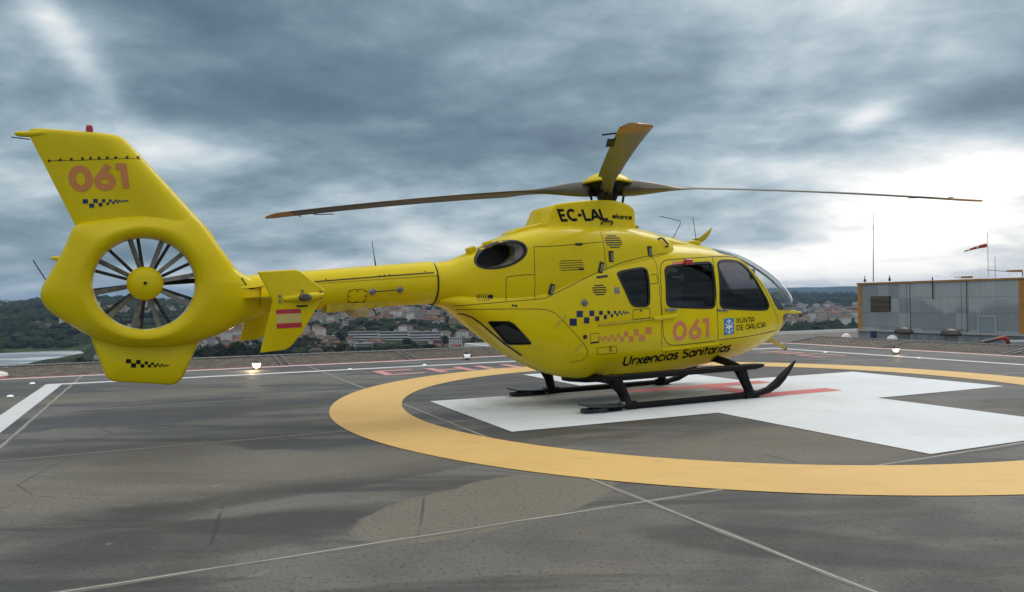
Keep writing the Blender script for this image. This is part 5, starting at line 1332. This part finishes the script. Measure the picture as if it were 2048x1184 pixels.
o = rooftop('aerial_mast', 1.45, .6, 'tall thin grey aerial standing on the left end of the plant room roof', 'aerial')
m = MB(); m.tube([(0, 0, 0), (.05, 0, 3), (.12, 0, 6.3)], [.05, .04, .03], 6); m.build('pole', M['dark'], o); m = MB(); m.tube([(.12, 0, 6.3), (.15, 0, 7.9)], [.02, .012], 6); m.build('whip', M['dark'], o)
o = rooftop('windsock', LW - 3.6, .8, 'red and white windsock on a slim white mast above the plant room', 'windsock')
m = MB(); m.tube([(0, 0, -.0), (0, 0, 4.4)], [.04, .03], 8); m.build('pole', M['white'], o)
def sockm():
    m = bpy.data.materials.new('windsock_cloth'); m.use_nodes = True; t = NT(m.node_tree); b = t.n['Principled BSDF']
    tc = t.new('ShaderNodeTexCoord').outputs['Generated']; s_ = t.new('ShaderNodeSeparateXYZ'); t.link(tc, s_.inputs[0])
    f = t.m('LESS_THAN', t.m('FRACT', t.m('ADD', t.m('MULTIPLY', s_.outputs[0], 2.5), .5)), .22)
    t.link(t.mix(f, (.48, .07, .06), (.78, .70, .68)), b.inputs['Base Color']); b.inputs['Roughness'].default_value = .8; return m
m = MB(); sx, sy = -.446, .895   # towards the left of the picture: local -x
pts = [(-.12, -.05, 3.18), (-.55, -.12, 3.12), (-1.05, -.25, 3.0), (-1.55, -.35, 2.86), (-2.05, -.45, 2.70)]
m.tube(pts, [.22, .19, .15, .10, .05], 12, sq=(1, .9)); m.build('sock', sockm(), o)
m = MB(); m.tube([(0, 0, 3.2), (-.12, -.05, 3.2)], .03, 6); m.build('swivel', M['grey'], o)
o = rooftop('lamp_arm', LW - 1.6, .5, 'orange obstruction lamp on a long arm at the right end of the plant room roof', 'lamp')
m = MB(); m.tube([(-1.9, 0, .75), (.4, 0, .48), (1.3, 0, .46)], .035, 6); m.tube([(1.3, 0, 0), (1.3, 0, .5)], .05, 6); m.build('arm', M['grey'], o)
m = MB(); m.box((.6, 0, .56), (1.3, .3, .16)); m.build('lamp_head', orangem, o)
o = rooftop('roof_lamp', 12.2, .3, 'small orange lamp box on the plant room roof edge', 'lamp')
m = MB(); m.box((0, 0, .12), (1.0, .3, .2)); m.box((-.9, 0, .16), (.8, .06, .06)); m.build('lamp_box', orangem, o)
o = rooftop('thin_aerial', LW - 3.0, .9, 'short thin aerial beside the windsock mast', 'aerial'); m = MB(); m.tube([(0, 0, 0), (0, 0, 2.1)], .02, 6); m.build('rod', M['dark'], o)
# things on the lower roof in front of the plant room
def onroof(px_az, d):
    return (math.tan(px_az) * d, d)
def azp(px): return math.atan((px - 1024) / 1467.42)
wdome = MB(); wdome.lathe([(.62, 0), (.62, .15), (.5, .38), (.28, .5), (.001, .55)], (0, 0, 0), 18); wd = wdome.mesh('skylight', M['white'])
wd.transform(Matrix.Scale(1.7, 4, (0, 0, 1)))
for px, d, lab in ((1691, 83, 'white skylight dome on the gravel roof left of the plant room'), (1783, 78, 'low white skylight dome in front of the plant room')):
    o = bpy.data.objects.new('skylight', wd); o.location = (*onroof(azp(px), d), -3.42); link(o); tag(o, lab, 'skylight', 'white skylight domes on the hospital roof')
for px, d, lab in ((1806, 73, 'dark mushroom roof vent in front of the plant room, left one'), (1900, 68, 'dark mushroom roof vent in front of the plant room, right one')):
    o = empty('roof_vent', (*onroof(azp(px), d), -3.42)); tag(o, lab, 'roof vent', 'mushroom vents on the hospital roof')
    m = MB(); m.lathe([(.55, 0), (.55, 1.35)], (0, 0, 0), 16); m.build('stack', M['grey'], o)
    m = MB(); m.lathe([(.85, 1.30), (.90, 1.42), (.74, 1.72), (.38, 1.90), (.001, 1.94)], (0, 0, 0), 18); m.build('cap', M['dark'], o)
o = empty('blue_post', (*onroof(azp(1746), 76), -3.42)); tag(o, 'dark blue cylinder standing on the roof below the louvre', 'container')
m = MB(); m.lathe([(.30, 0), (.30, 1.35), (.36, 1.37), (.36, 1.45), (.001, 1.46)], (0, 0, 0), 14); m.build('body', material('dark_blue_paint', (.02, .05, .12), .5), o)
o = empty('duct_pipe', (*onroof(azp(1985), 62), -3.42)); tag(o, 'silver roof duct with a red elbow near the plant room door', 'duct')
m = MB(); m.tube([(-1.1, 0, .95), (.2, 0, 1.25)], .17, 10); m.build('silver_duct', M['steel'], o)
m = MB(); m.tube([(.2, 0, 1.25), (.9, .0, 1.38), (1.25, .0, 1.15), (1.3, 0, .5), (1.3, 0, 0)], .17, 10); m.build('red_elbow', material('red_duct', (.32, .03, .02), .5), o)
o = empty('air_unit', (*onroof(azp(2036), 62), -3.42)); tag(o, 'blue grey air duct housing right of the red elbow', 'air unit')
m = MB(); m.tube([(-.9, 0, .62), (2.2, -.6, .62)], .55, 16); m.build('casing', material('unit_blue_grey', (.10, .14, .18), .5), o)

# ------------------------------------------------------------------ land, water, town
from mathutils import noise as mn
TL = [(0, -50, 0), (400, -50, 0), (650, -48, 0), (900, -43, 0), (1200, -31, 0), (1700, -13, 0), (2300, 2, 0), (3000, 15, 0), (3600, 22, 0), (5200, 5, 0), (7500, 45, 0), (9500, 70, 0), (12000, 60, 0), (15000, 20, 0)]
TR = [(0, -58, 0), (800, -56, 0), (1500, -50, 0), (2500, -42, 0), (3400, -28, 0), (4300, 4, 0), (5200, 32, 0), (6500, 20, 0), (8500, 60, 0), (12000, 165, 0), (15000, 80, 0)]
TB = [(0, -75, 0), (700, -75, 0), (800, -66, 0), (1270, -66, 0), (1320, -60, 0), (1520, -48, 0), (1820, -30, 0), (2400, -14, 0), (3000, 4, 0), (3500, 16, 0), (4000, 10, 0), (5000, -10, 0), (9000, 5, 0), (15000, -20, 0)]
def terr(x, y):
    d = math.hypot(x, y); a = math.degrees(math.atan2(x, y))
    l, r_, b_ = spl(TL, d, 1), spl(TR, d, 1), spl(TB, d, 1)
    f = max(0, min(1, (a - 6) / 12)); f = f * f * (3 - 2 * f)
    z = l * (1 - f) + r_ * f
    g_ = max(0, min(1, (-a - 27.3 - (d - 900) * .003) / 2.5)); g_ = g_ * g_ * (3 - 2 * g_)
    z = z * (1 - g_) + b_ * g_
    k = min(1, d / 3500)
    if a > -37 and d < 967 + (a + 33.9) * 58: z = max(z, -60 + min(2.5, (967 + (a + 33.9) * 58 - d) / 40) - (3 if a < -36 else 0))
    if d > 500: z += (mn.fractal(Vector((x / 900, y / 900, 1.3)), .8, 2, 5)) * (5 + 26 * k) * min(1, (d - 500) / 600) * (1 - g_ if d < 1400 else 1)
    return z
m = MB(); NA, ND = 250, 130
ds = [120 * (15000 / 120) ** (i / (ND - 1)) for i in range(ND)]
vs = []
for d in ds:
    for j in range(NA):
        a = R(-74 + 148 * j / (NA - 1)); x, y = d * math.sin(a), d * math.cos(a); vs.append((x, y, terr(x, y)))
m.add(vs, [(i * NA + j, i * NA + j + 1, (i + 1) * NA + j + 1, (i + 1) * NA + j) for i in range(ND - 1) for j in range(NA - 1)])
def land_mat():
    m = bpy.data.materials.new('wooded_land'); m.use_nodes = True; t = NT(m.node_tree); b = t.n['Principled BSDF']
    tc = t.new('ShaderNodeTexCoord').outputs['Object']
    n1 = t.noise(tc, .006, 6, .6); n2 = t.noise(tc, .05, 4, .6); n3 = t.noise(t.mapping(tc, (1, 1, 1), (500, 90, 0)), .0035, 4, .5)
    c = t.mix(t.ramp(n2, .4, .6), (.012, .020, .010), (.030, .040, .018))
    c = t.mix(t.ramp(n1, .56, .62), c, (.055, .075, .025)); c = t.mix(t.m('MULTIPLY', t.ramp(n3, .60, .66), .7), c, (.085, .070, .045))
    t.link(c, b.inputs['Base Color']); b.inputs['Roughness'].default_value = 1.0; b.inputs['Specular IOR Level'].default_value = .1; return m
tag(m.build('terrain', land_mat(), smooth=True, angle=180), kind='structure')
# the lowland below everything, out to the horizon
m = MB(); m.add([(-16000, -3000, -90), (16000, -3000, -90), (16000, 16000, -90), (-16000, 16000, -90)], [(0, 1, 2, 3)])
tag(m.build('ground', land_mat(), smooth=False), kind='structure')
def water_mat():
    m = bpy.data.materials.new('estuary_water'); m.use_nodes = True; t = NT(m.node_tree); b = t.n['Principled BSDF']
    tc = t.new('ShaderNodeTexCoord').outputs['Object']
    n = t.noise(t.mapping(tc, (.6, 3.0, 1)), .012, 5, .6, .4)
    t.link(t.mix(t.ramp(n, .48, .60), (.17, .22, .26), (.50, .53, .54)), b.inputs['Base Color'])  # pale base colour carries sky reflected by the waves; lightest streaks are foam
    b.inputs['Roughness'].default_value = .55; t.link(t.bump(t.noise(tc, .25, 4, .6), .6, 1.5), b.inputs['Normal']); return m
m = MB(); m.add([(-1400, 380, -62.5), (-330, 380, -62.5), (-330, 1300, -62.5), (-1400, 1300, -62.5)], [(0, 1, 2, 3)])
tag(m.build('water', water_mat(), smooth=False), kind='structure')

# ---- trees
leafm = []
for i, (c1, c2) in enumerate((((.014, .026, .010), (.035, .052, .018)), ((.030, .040, .014), (.060, .070, .022)), ((.040, .030, .018), (.070, .052, .030)))):
    leafm.append(material('foliage', c1, 1.0, spec=.1, noise=c2, nscale=.8))
barkm = material('bark', (.05, .04, .03), .9)
def tree_mesh(seed, h_=10, n=520, conic=False):
    rnd = random.Random(seed); tr = MB()
    tr.tube([(0, 0, -1.5), (.1, 0, h_ * .25), (0, .15, h_ * .55), (.1, .1, h_ * .85)], [.34, .27, .17, .05], 7)
    lobes = []
    for i in range(9):
        a = rnd.uniform(0, 6.28); rr = rnd.uniform(.5, 2.6) * h_ / 10 * (.5 if conic else 1); z = h_ * rnd.uniform(.38, .88)
        lobes.append((rr * math.cos(a), rr * math.sin(a), z, h_ * rnd.uniform(.13, .22)))
        tr.tube([(0, 0, z - h_ * .18), (rr * .6 * math.cos(a), rr * .6 * math.sin(a), z - h_ * .04)], [.11, .03], 5, cap=False)
    cr_ = MB()
    for i in range(n):
        x, y, z, r_ = rnd.choice(lobes); v = Vector((rnd.gauss(0, 1), rnd.gauss(0, 1), rnd.gauss(0, .8))); v.normalize(); v *= r_ * rnd.uniform(.55, 1.12)
        c = Vector((x, y, z)) + v; s_ = rnd.uniform(.28, .62) * h_ / 10
        u = Vector((rnd.gauss(0, 1), rnd.gauss(0, 1), rnd.gauss(0, 1))).normalized(); w_ = u.cross(Vector((rnd.gauss(0, 1), rnd.gauss(0, 1), rnd.gauss(0, 1)))).normalized()
        cr_.add([c - u * s_, c - w_ * s_ * .7, c + u * s_, c + w_ * s_ * .7], [(0, 1, 2, 3)])
    return tr.mesh('trunk', barkm), cr_
TREES = []
for k in range(6):
    tm, cr_ = tree_mesh(50 + k, 10, 520, k == 3); TREES.append((tm, cr_))
crown_meshes = {}
def crown_of(k, mi):
    if (k, mi) not in crown_meshes: crown_meshes[(k, mi)] = TREES[k][1].mesh('crown', leafm[mi], smooth=False, fixn=False)
    return crown_meshes[(k, mi)]
kinds = ['dark evergreen tree', 'olive green leafy tree', 'bare brownish autumn tree']
def put_tree(az_deg, d, s_, mi, lab, k=None, grp='trees among the houses beyond the helipad'):
    x, y = d * math.sin(R(az_deg)), d * math.cos(R(az_deg))
    k = random.randrange(6) if k is None else k
    o = empty('tree', (x, y, terr(x, y)), random.uniform(0, 6)); o.scale = (s_ * random.uniform(.9, 1.3), s_ * random.uniform(.9, 1.3), s_)
    tag(o, lab, 'tree', grp)
    link(bpy.data.objects.new('trunk', TREES[k][0]), o); link(bpy.data.objects.new('crown', crown_of(k, mi)), o)
def pa(px): return math.degrees(azp(px))
rt = random.Random(5)
def where(px, d):
    a = ('behind the tail fan' if px < 400 else 'left of the end plate' if px < 510 else 'right of the end plate' if px < 660 else 'under the belly box' if px < 730 else 'under mid tail boom' if px < 800
         else 'under the boom joint' if px < 870 else 'left of the rear cabin' if px < 935 else 'beside the rear cabin')
    b_ = 'at the deck edge' if d < 720 else 'low slope' if d < 900 else 'mid slope' if d < 1200 else 'high slope'
    return b_ + ' ' + a
# middle of the town, seen below the tail boom
for i in range(120):
    px = rt.uniform(405, 1010); d = rt.choice([rt.uniform(640, 760), rt.uniform(700, 1000), rt.uniform(900, 1400)])
    if 690 < px < 895 and 840 < d < 1000: d += 170
    if 885 < px < 960 and d < 790: d += 130
    mi = rt.choices([0, 1, 2], [5, 3, 2])[0]
    s_ = rt.uniform(.7, 1.5)
    put_tree(pa(px), d, s_, mi, ('small ' if s_ < 1 else 'large ' if s_ > 1.25 else 'middling ') + kinds[mi] + ' ' + where(px, d))
for i in range(26):
    px, d, s_, mi = rt.uniform(395, 560), rt.uniform(640, 700), rt.uniform(1.2, 2.0), rt.choice([0, 0, 2])
    put_tree(pa(px), d, s_, mi, '%s %s behind the deck edge %s' % ('very tall' if s_ > 1.7 else 'tall', kinds[mi], 'next to the tail fan' if px < 440 else 'left of the end plate' if px < 500 else 'behind the end plate'), grp='large trees behind the left deck edge')
for i in range(9): put_tree(pa(rt.uniform(848, 886)), rt.uniform(655, 690), rt.uniform(.8, 1.1), 1, 'olive bushy tree just above the deck edge below the boom joint', grp='olive bushy trees below the boom joint')
for i in range(12): put_tree(pa(rt.uniform(148, 176)), rt.uniform(640, 700), rt.uniform(1.4, 2.0), 0, 'tall dark tree on the headland by the water', grp='dark trees on the headland by the water')
for i in range(8): put_tree(pa(rt.uniform(722, 762)), rt.uniform(660, 700), rt.uniform(.7, 1.1), 0, 'dark tree just above the deck edge in front of the grey block', grp='dark trees in front of the grey block')

# far woods: too many to count, one mass of leafy clumps
woods = MB(); rw = random.Random(11)
ico = [Vector(v).normalized() for v in ((0, 0, 1), (.9, 0, .45), (.28, .85, .45), (-.72, .53, .45), (-.72, -.53, .45), (.28, -.85, .45), (.72, .53, -.45), (-.28, .85, -.45), (-.9, 0, -.45), (-.28, -.85, -.45), (.72, -.53, -.45))]
icf = [(0, 1, 2), (0, 2, 3), (0, 3, 4), (0, 4, 5), (0, 5, 1), (1, 6, 2), (2, 7, 3), (3, 8, 4), (4, 9, 5), (5, 10, 1), (6, 7, 2), (7, 8, 3), (8, 9, 4), (9, 10, 5), (10, 6, 1)]
cnt = 0
while cnt < 12000:
    a = rw.uniform(-36, 27); d = 620 * (5200 / 620) ** (rw.random() ** .75)
    x, y = d * math.sin(R(a)), d * math.cos(R(a)); z = terr(x, y)
    dens = mn.fractal(Vector((x / 260, y / 260, 7)), .8, 2, 4) + (.25 if d > 1500 else 0) + (.35 if a < -24 else 0) - (.10 if a > 15 and d < 3300 else 0) + (.1 if d < 1500 and a > -24 else 0)
    if dens < -.05 or z < -61: continue
    if a < -27 and d < 1330: continue
    pxw = 1024 + 1467.42 * math.tan(R(a))
    if 690 < pxw < 895 and 800 < d < 1010: continue
    if pxw > 885 and d < 800: continue
    if 380 < pxw < 1010 and rw.random() < .5: continue
    s_ = rw.uniform(3.5, 7.5) * (1 + d / 2600); cnt += 1
    jit = [v * rw.uniform(.65, 1.25) for v in ico]
    woods.add([(x + v.x * s_, y + v.y * s_, z + v.z * s_ * .8 + s_ * .35) for v in jit], icf)
tag(woods.build('woodland', material('woodland_foliage', (.012, .022, .010), 1.0, spec=.05, noise=(.040, .048, .022), nscale=.02), smooth=False, fixn=False), kind='stuff')

# ---- houses
wallc = {'white': (.68, .68, .66), 'cream': (.38, .34, .27), 'grey': (.22, .22, .22), 'pink': (.32, .19, .15)}
roofc = {'orange': (.20, .080, .045), 'brown': (.095, .058, .042), 'grey': (.10, .11, .12)}
WM = {k: material('wall_' + k, c, .85, noise=tuple(q * .8 for q in c), nscale=.5) for k, c in wallc.items()}
RM = {k: material('roof_' + k, c, .85, noise=tuple(q * .65 for q in c), nscale=.7) for k, c in roofc.items()}
GW = material('dark_window_glass', (.03, .035, .04), .25)
def house_meshes(wk, rk, L_, B_, H_, hip):
    m = MB(); m.box((0, 0, (H_ - 3) / 2), (L_, B_, H_ + 3)); w_ = m.mesh('wall', WM[wk], smooth=False)
    m = MB(); e = .5; rh = B_ * .28; i_ = B_ * .5 if hip else 0
    m.add([(-L_ / 2 - e, -B_ / 2 - e, H_), (L_ / 2 + e, -B_ / 2 - e, H_), (L_ / 2 + e, B_ / 2 + e, H_), (-L_ / 2 - e, B_ / 2 + e, H_), (-L_ / 2 - e + i_, 0, H_ + rh), (L_ / 2 + e - i_, 0, H_ + rh)], [(0, 1, 5, 4), (2, 3, 4, 5), (0, 4, 3), (1, 2, 5), (3, 2, 1, 0)])
    r_ = m.mesh('roof', RM[rk], smooth=False)
    m = MB()
    for fl_ in range(int(H_ // 2.8)):
        for j in range(int(L_ // 2.6)):
            for s_ in (-1, 1): m.box((-L_ / 2 + 1.6 + j * 2.6, s_ * B_ / 2, 1.5 + fl_ * 2.8), (1.1, .12, 1.3))
        for s_ in (-1, 1):
            for j in (-1, 1): m.box((s_ * L_ / 2, j * B_ / 4, 1.5 + fl_ * 2.8), (.12, 1.1, 1.3))
    return w_, r_, m.mesh('window', GW, smooth=False)
HK = []
for wk, rk in (('white', 'orange'), ('white', 'orange'), ('cream', 'orange'), ('white', 'grey'), ('grey', 'brown'), ('pink', 'orange'), ('white', 'brown'), ('cream', 'brown')):
    for (L_, B_, H_), hip in (((11, 8, 5.8), True), ((9, 8, 6.2), False), ((15, 9, 8.6), True)):
        HK.append((wk, rk, house_meshes(wk, rk, L_, B_, H_, hip), L_))
rh_ = random.Random(21); nh = 0
zones = [  # px range, distance range, number, words
    (395, 560, 700, 1150, 44, 'behind the end plate'), (400, 660, 800, 1600, 24, 'behind the end plate'), (600, 700, 650, 1100, 40, 'between the end plate and the long terraces'), (690, 1010, 640, 900, 62, 'just above the deck edge below the tail boom'),
    (650, 1000, 1050, 1700, 62, 'on the hillside below the tail boom'), (0, 175, 1640, 1900, 46, 'across the water at the left'), (190, 400, 900, 1700, 22, 'seen through the tail fan')]
words = {'white': 'white', 'cream': 'cream', 'grey': 'grey', 'pink': 'pink'}
def put_house(az_deg, d, hk, lab, rz=None, s_=1.0, grp='small houses of the town beyond the helipad'):
    x, y = d * math.sin(R(az_deg)), d * math.cos(R(az_deg)); z = terr(x, y)
    o = empty('house', (x, y, z), rh_.uniform(-.7, .7) if rz is None else rz); o.scale = (s_, s_, s_)
    tag(o, lab, 'house', grp)
    for nm, me_ in zip(('wall', 'roof', 'window'), hk[2]): link(bpy.data.objects.new(nm, me_), o)
for p0_, p1_, d0, d1, n_, wd_ in zones:
    for i in range(n_):
        px = rh_.uniform(p0_, p1_); d = d0 * (d1 / d0) ** rh_.random(); hk = rh_.choice(HK)
        x, y = d * math.sin(azp(px)), d * math.cos(azp(px))
        if terr(x, y) < -58: continue
        put_house(pa(px), d, hk, '%s %s house, %s roof, %s' % ({11: 'hipped', 9: 'gabled', 15: 'taller'}[hk[3]], hk[0], hk[1], wd_ if px < 200 else where(px, d)), s_=rh_.uniform(.55, .85))
# the rest of the town: past counting, one mass
town_w, town_r = MB(), MB()
for i in range(3000):
    if i < 850: px, d = rh_.uniform(1480, 1790), 1500 * (3300 / 1500) ** rh_.random()
    elif i < 2650: px, d = rh_.uniform(380, 1030), 900 * (2000 / 900) ** rh_.random()
    
    else: px, d = rh_.uniform(-100, 420), rh_.choice([rh_.uniform(1600, 1950), rh_.uniform(2700, 3400)])
    x, y = d * math.sin(azp(px)), d * math.cos(azp(px)); z = terr(x, y)
    if 690 < px < 895 and 840 < d < 1000: continue
    if mn.fractal(Vector((x / 300, y / 300, 3)), .8, 2, 3) < -.12: continue
    a = rh_.uniform(-.6, .6); ca, sa = math.cos(a), math.sin(a); k_ = (.75 if i < 850 else .55) + d / 5000
    L_, B_, H_ = rh_.uniform(8, 18) * k_, rh_.uniform(7, 11) * k_, rh_.choice([6, 6, 7, 9, 14]) * (1 + d / 6000)
    def q(u, v, w_): return (x + u * ca - v * sa, y + u * sa + v * ca, z + w_)
    town_w.add([q(-L_ / 2, -B_ / 2, -3), q(L_ / 2, -B_ / 2, -3), q(L_ / 2, B_ / 2, -3), q(-L_ / 2, B_ / 2, -3), q(-L_ / 2, -B_ / 2, H_), q(L_ / 2, -B_ / 2, H_), q(L_ / 2, B_ / 2, H_), q(-L_ / 2, B_ / 2, H_)], [(0, 1, 5, 4), (1, 2, 6, 5), (2, 3, 7, 6), (3, 0, 4, 7)])
    e = .5; town_r.add([q(-L_ / 2 - e, -B_ / 2 - e, H_), q(L_ / 2 + e, -B_ / 2 - e, H_), q(L_ / 2 + e, B_ / 2 + e, H_), q(-L_ / 2 - e, B_ / 2 + e, H_), q(-L_ / 2 + 3, 0, H_ + B_ * .26), q(L_ / 2 - 3, 0, H_ + B_ * .26)], [(0, 1, 5, 4), (2, 3, 4, 5), (0, 4, 3), (1, 2, 5)])
def town_mat(name, cols):
    m = bpy.data.materials.new(name); m.use_nodes = True; t = NT(m.node_tree); b = t.n['Principled BSDF']
    g_ = t.new('ShaderNodeNewGeometry'); r_ = t.new('ShaderNodeValToRGB'); r_.color_ramp.interpolation = 'CONSTANT'
    t.link(g_.outputs['Random Per Island'], r_.inputs[0])
    e = r_.color_ramp.elements; e[0].color = (*cols[0], 1); e[1].position = 1 / len(cols); e[1].color = (*cols[1], 1)
    for i, c in enumerate(cols[2:]): q = e.new((i + 2) / len(cols)); q.color = (*c, 1)
    t.link(r_.outputs[0], b.inputs['Base Color']); b.inputs['Roughness'].default_value = .9; return m
tw = town_w.build('distant_town', town_mat('town_walls', [(.66, .65, .62), (.42, .38, .31), (.30, .30, .30), (.56, .54, .50), (.34, .22, .17)]), smooth=False, fixn=True); tag(tw, kind='stuff')
town_r.build('roofs', town_mat('town_roofs', [(.16, .075, .05), (.12, .065, .045), (.10, .10, .10), (.19, .095, .06), (.15, .14, .13)]), tw, smooth=False, fixn=False)

# ---- larger buildings that stand out
def building(px, d, L_, B_, H_, storeys, wcol, lab, rz=.35, roof=None, band=True, ncol=0, cat='building', name='apartment_block', grp=None):
    x, y = d * math.sin(azp(px)), d * math.cos(azp(px)); z = terr(x, y)
    o = empty(name, (x, y, z), rz); tag(o, lab, cat, grp)
    m = MB(); m.box((0, 0, (H_ - 6) / 2), (L_, B_, H_ + 6)); m.build('wall', wcol, o, smooth=False)
    m = MB(); m.box((0, 0, H_ + .3), (L_ + .8, B_ + .8, .58)); m.build('roof', roof or WM['grey'], o, smooth=False)
    fh = H_ / storeys
    for i in range(storeys):
        for j in range(ncol):
            m = MB(); m.box((-L_ / 2 + L_ * (j + .5) / ncol, -B_ / 2, fh * (i + .55)), (L_ / ncol * .5, .16, fh * .48)); m.build('window', GW, o, smooth=False)
        if not ncol:
            m = MB(); m.box((0, -B_ / 2, fh * (i + .58)), (L_ - 1.4, .16, fh * .46)); m.build('window_band', GW, o, smooth=False)
    return o
for px, L_, lab in ((727, 38, 'left one of three long white terraced blocks with dark window bands'), (787, 38, 'middle one of three long white terraced blocks with dark window bands'), (850, 42, 'right one of three long white terraced blocks with dark window bands')):
    building(px, 985 - (px - 727) * .1, L_, 12, 10.5, 3, WM['white'], lab, rz=.10, grp='long terraced blocks below the tail boom')
building(727, 705, 16, 12, 13.5, 1, WM['grey'], 'dark grey square block with one large glazed front below the terraces', rz=.2)
building(708, 720, 7, 9, 14, 4, WM['white'], 'narrow white block at the left side of the grey square block', rz=.2, ncol=2)
building(868, 1500, 24, 14, 12, 3, WM['white'], 'white block with a blue roof high on the hillside', rz=.15, roof=material('blue_roof', (.06, .18, .32), .5))
building(910, 775, 13, 11, 13, 5, WM['white'], 'white apartment block of five rows of small windows', rz=.15, ncol=5)
building(926, 785, 6, 10, 12, 4, WM['pink'], 'narrow reddish brown block right of the white apartment block', rz=.15, ncol=2)
building(902, 700, 26, 10, 6.5, 2, WM['white'], 'long low white block with small windows above the deck edge', rz=.18, ncol=9)
building(955, 735, 30, 10, 7.5, 2, WM['white'], 'long white block with brown roof beside the rear cabin', rz=.2, ncol=10, roof=RM['brown'])
building(905, 850, 46, 12, 7, 2, WM['pink'], 'long reddish brown block behind the white apartment block', rz=.1, ncol=14, roof=RM['brown'])
building(770, 668, 13, 9, 7.0, 2, WM['pink'], 'pink building just above the deck edge', rz=.1, ncol=4)
building(600, 655, 34, 12, 3.2, 1, material('red_shed', (.34, .09, .07), .8), 'long low red roofed shed behind the end plate', rz=.1, roof=material('red_shed_roof', (.36, .10, .08), .8))
building(1600, 1850, 60, 20, 13, 3, WM['grey'], 'long grey block in the flat town right of the nose', rz=-.2, ncol=12)
building(1660, 1900, 52, 20, 12, 3, WM['cream'], 'long cream block in the flat town right of the nose', rz=-.2, ncol=12)
building(1705, 2000, 26, 20, 22, 5, WM['pink'], 'tall reddish block beside the plant room corner in the flat town', rz=-.2, ncol=5)
building(90, 745, 3, 3, 9, 1, WM['cream'], 'small pale tower on the headland by the water', rz=.1, name='tower', cat='tower')

# ------------------------------------------------------------------ haze
m = MB(); m.box((0, 6800, 110), (32600, 19000, 420)); m.f = m.f
hz = bpy.data.materials.new('haze_air'); hz.use_nodes = True; t = NT(hz.node_tree); t.n.remove(t.n['Principled BSDF'])
pv = t.new('ShaderNodeVolumePrincipled'); pv.inputs['Color'].default_value = (.42, .64, 1.0, 1); pv.inputs['Density'].default_value = HAZE
t.link(pv.outputs[0], t.n['Material Output'].inputs['Volume'])
if HAZE > 0: tag(m.build('haze', hz, smooth=False), kind='stuff')
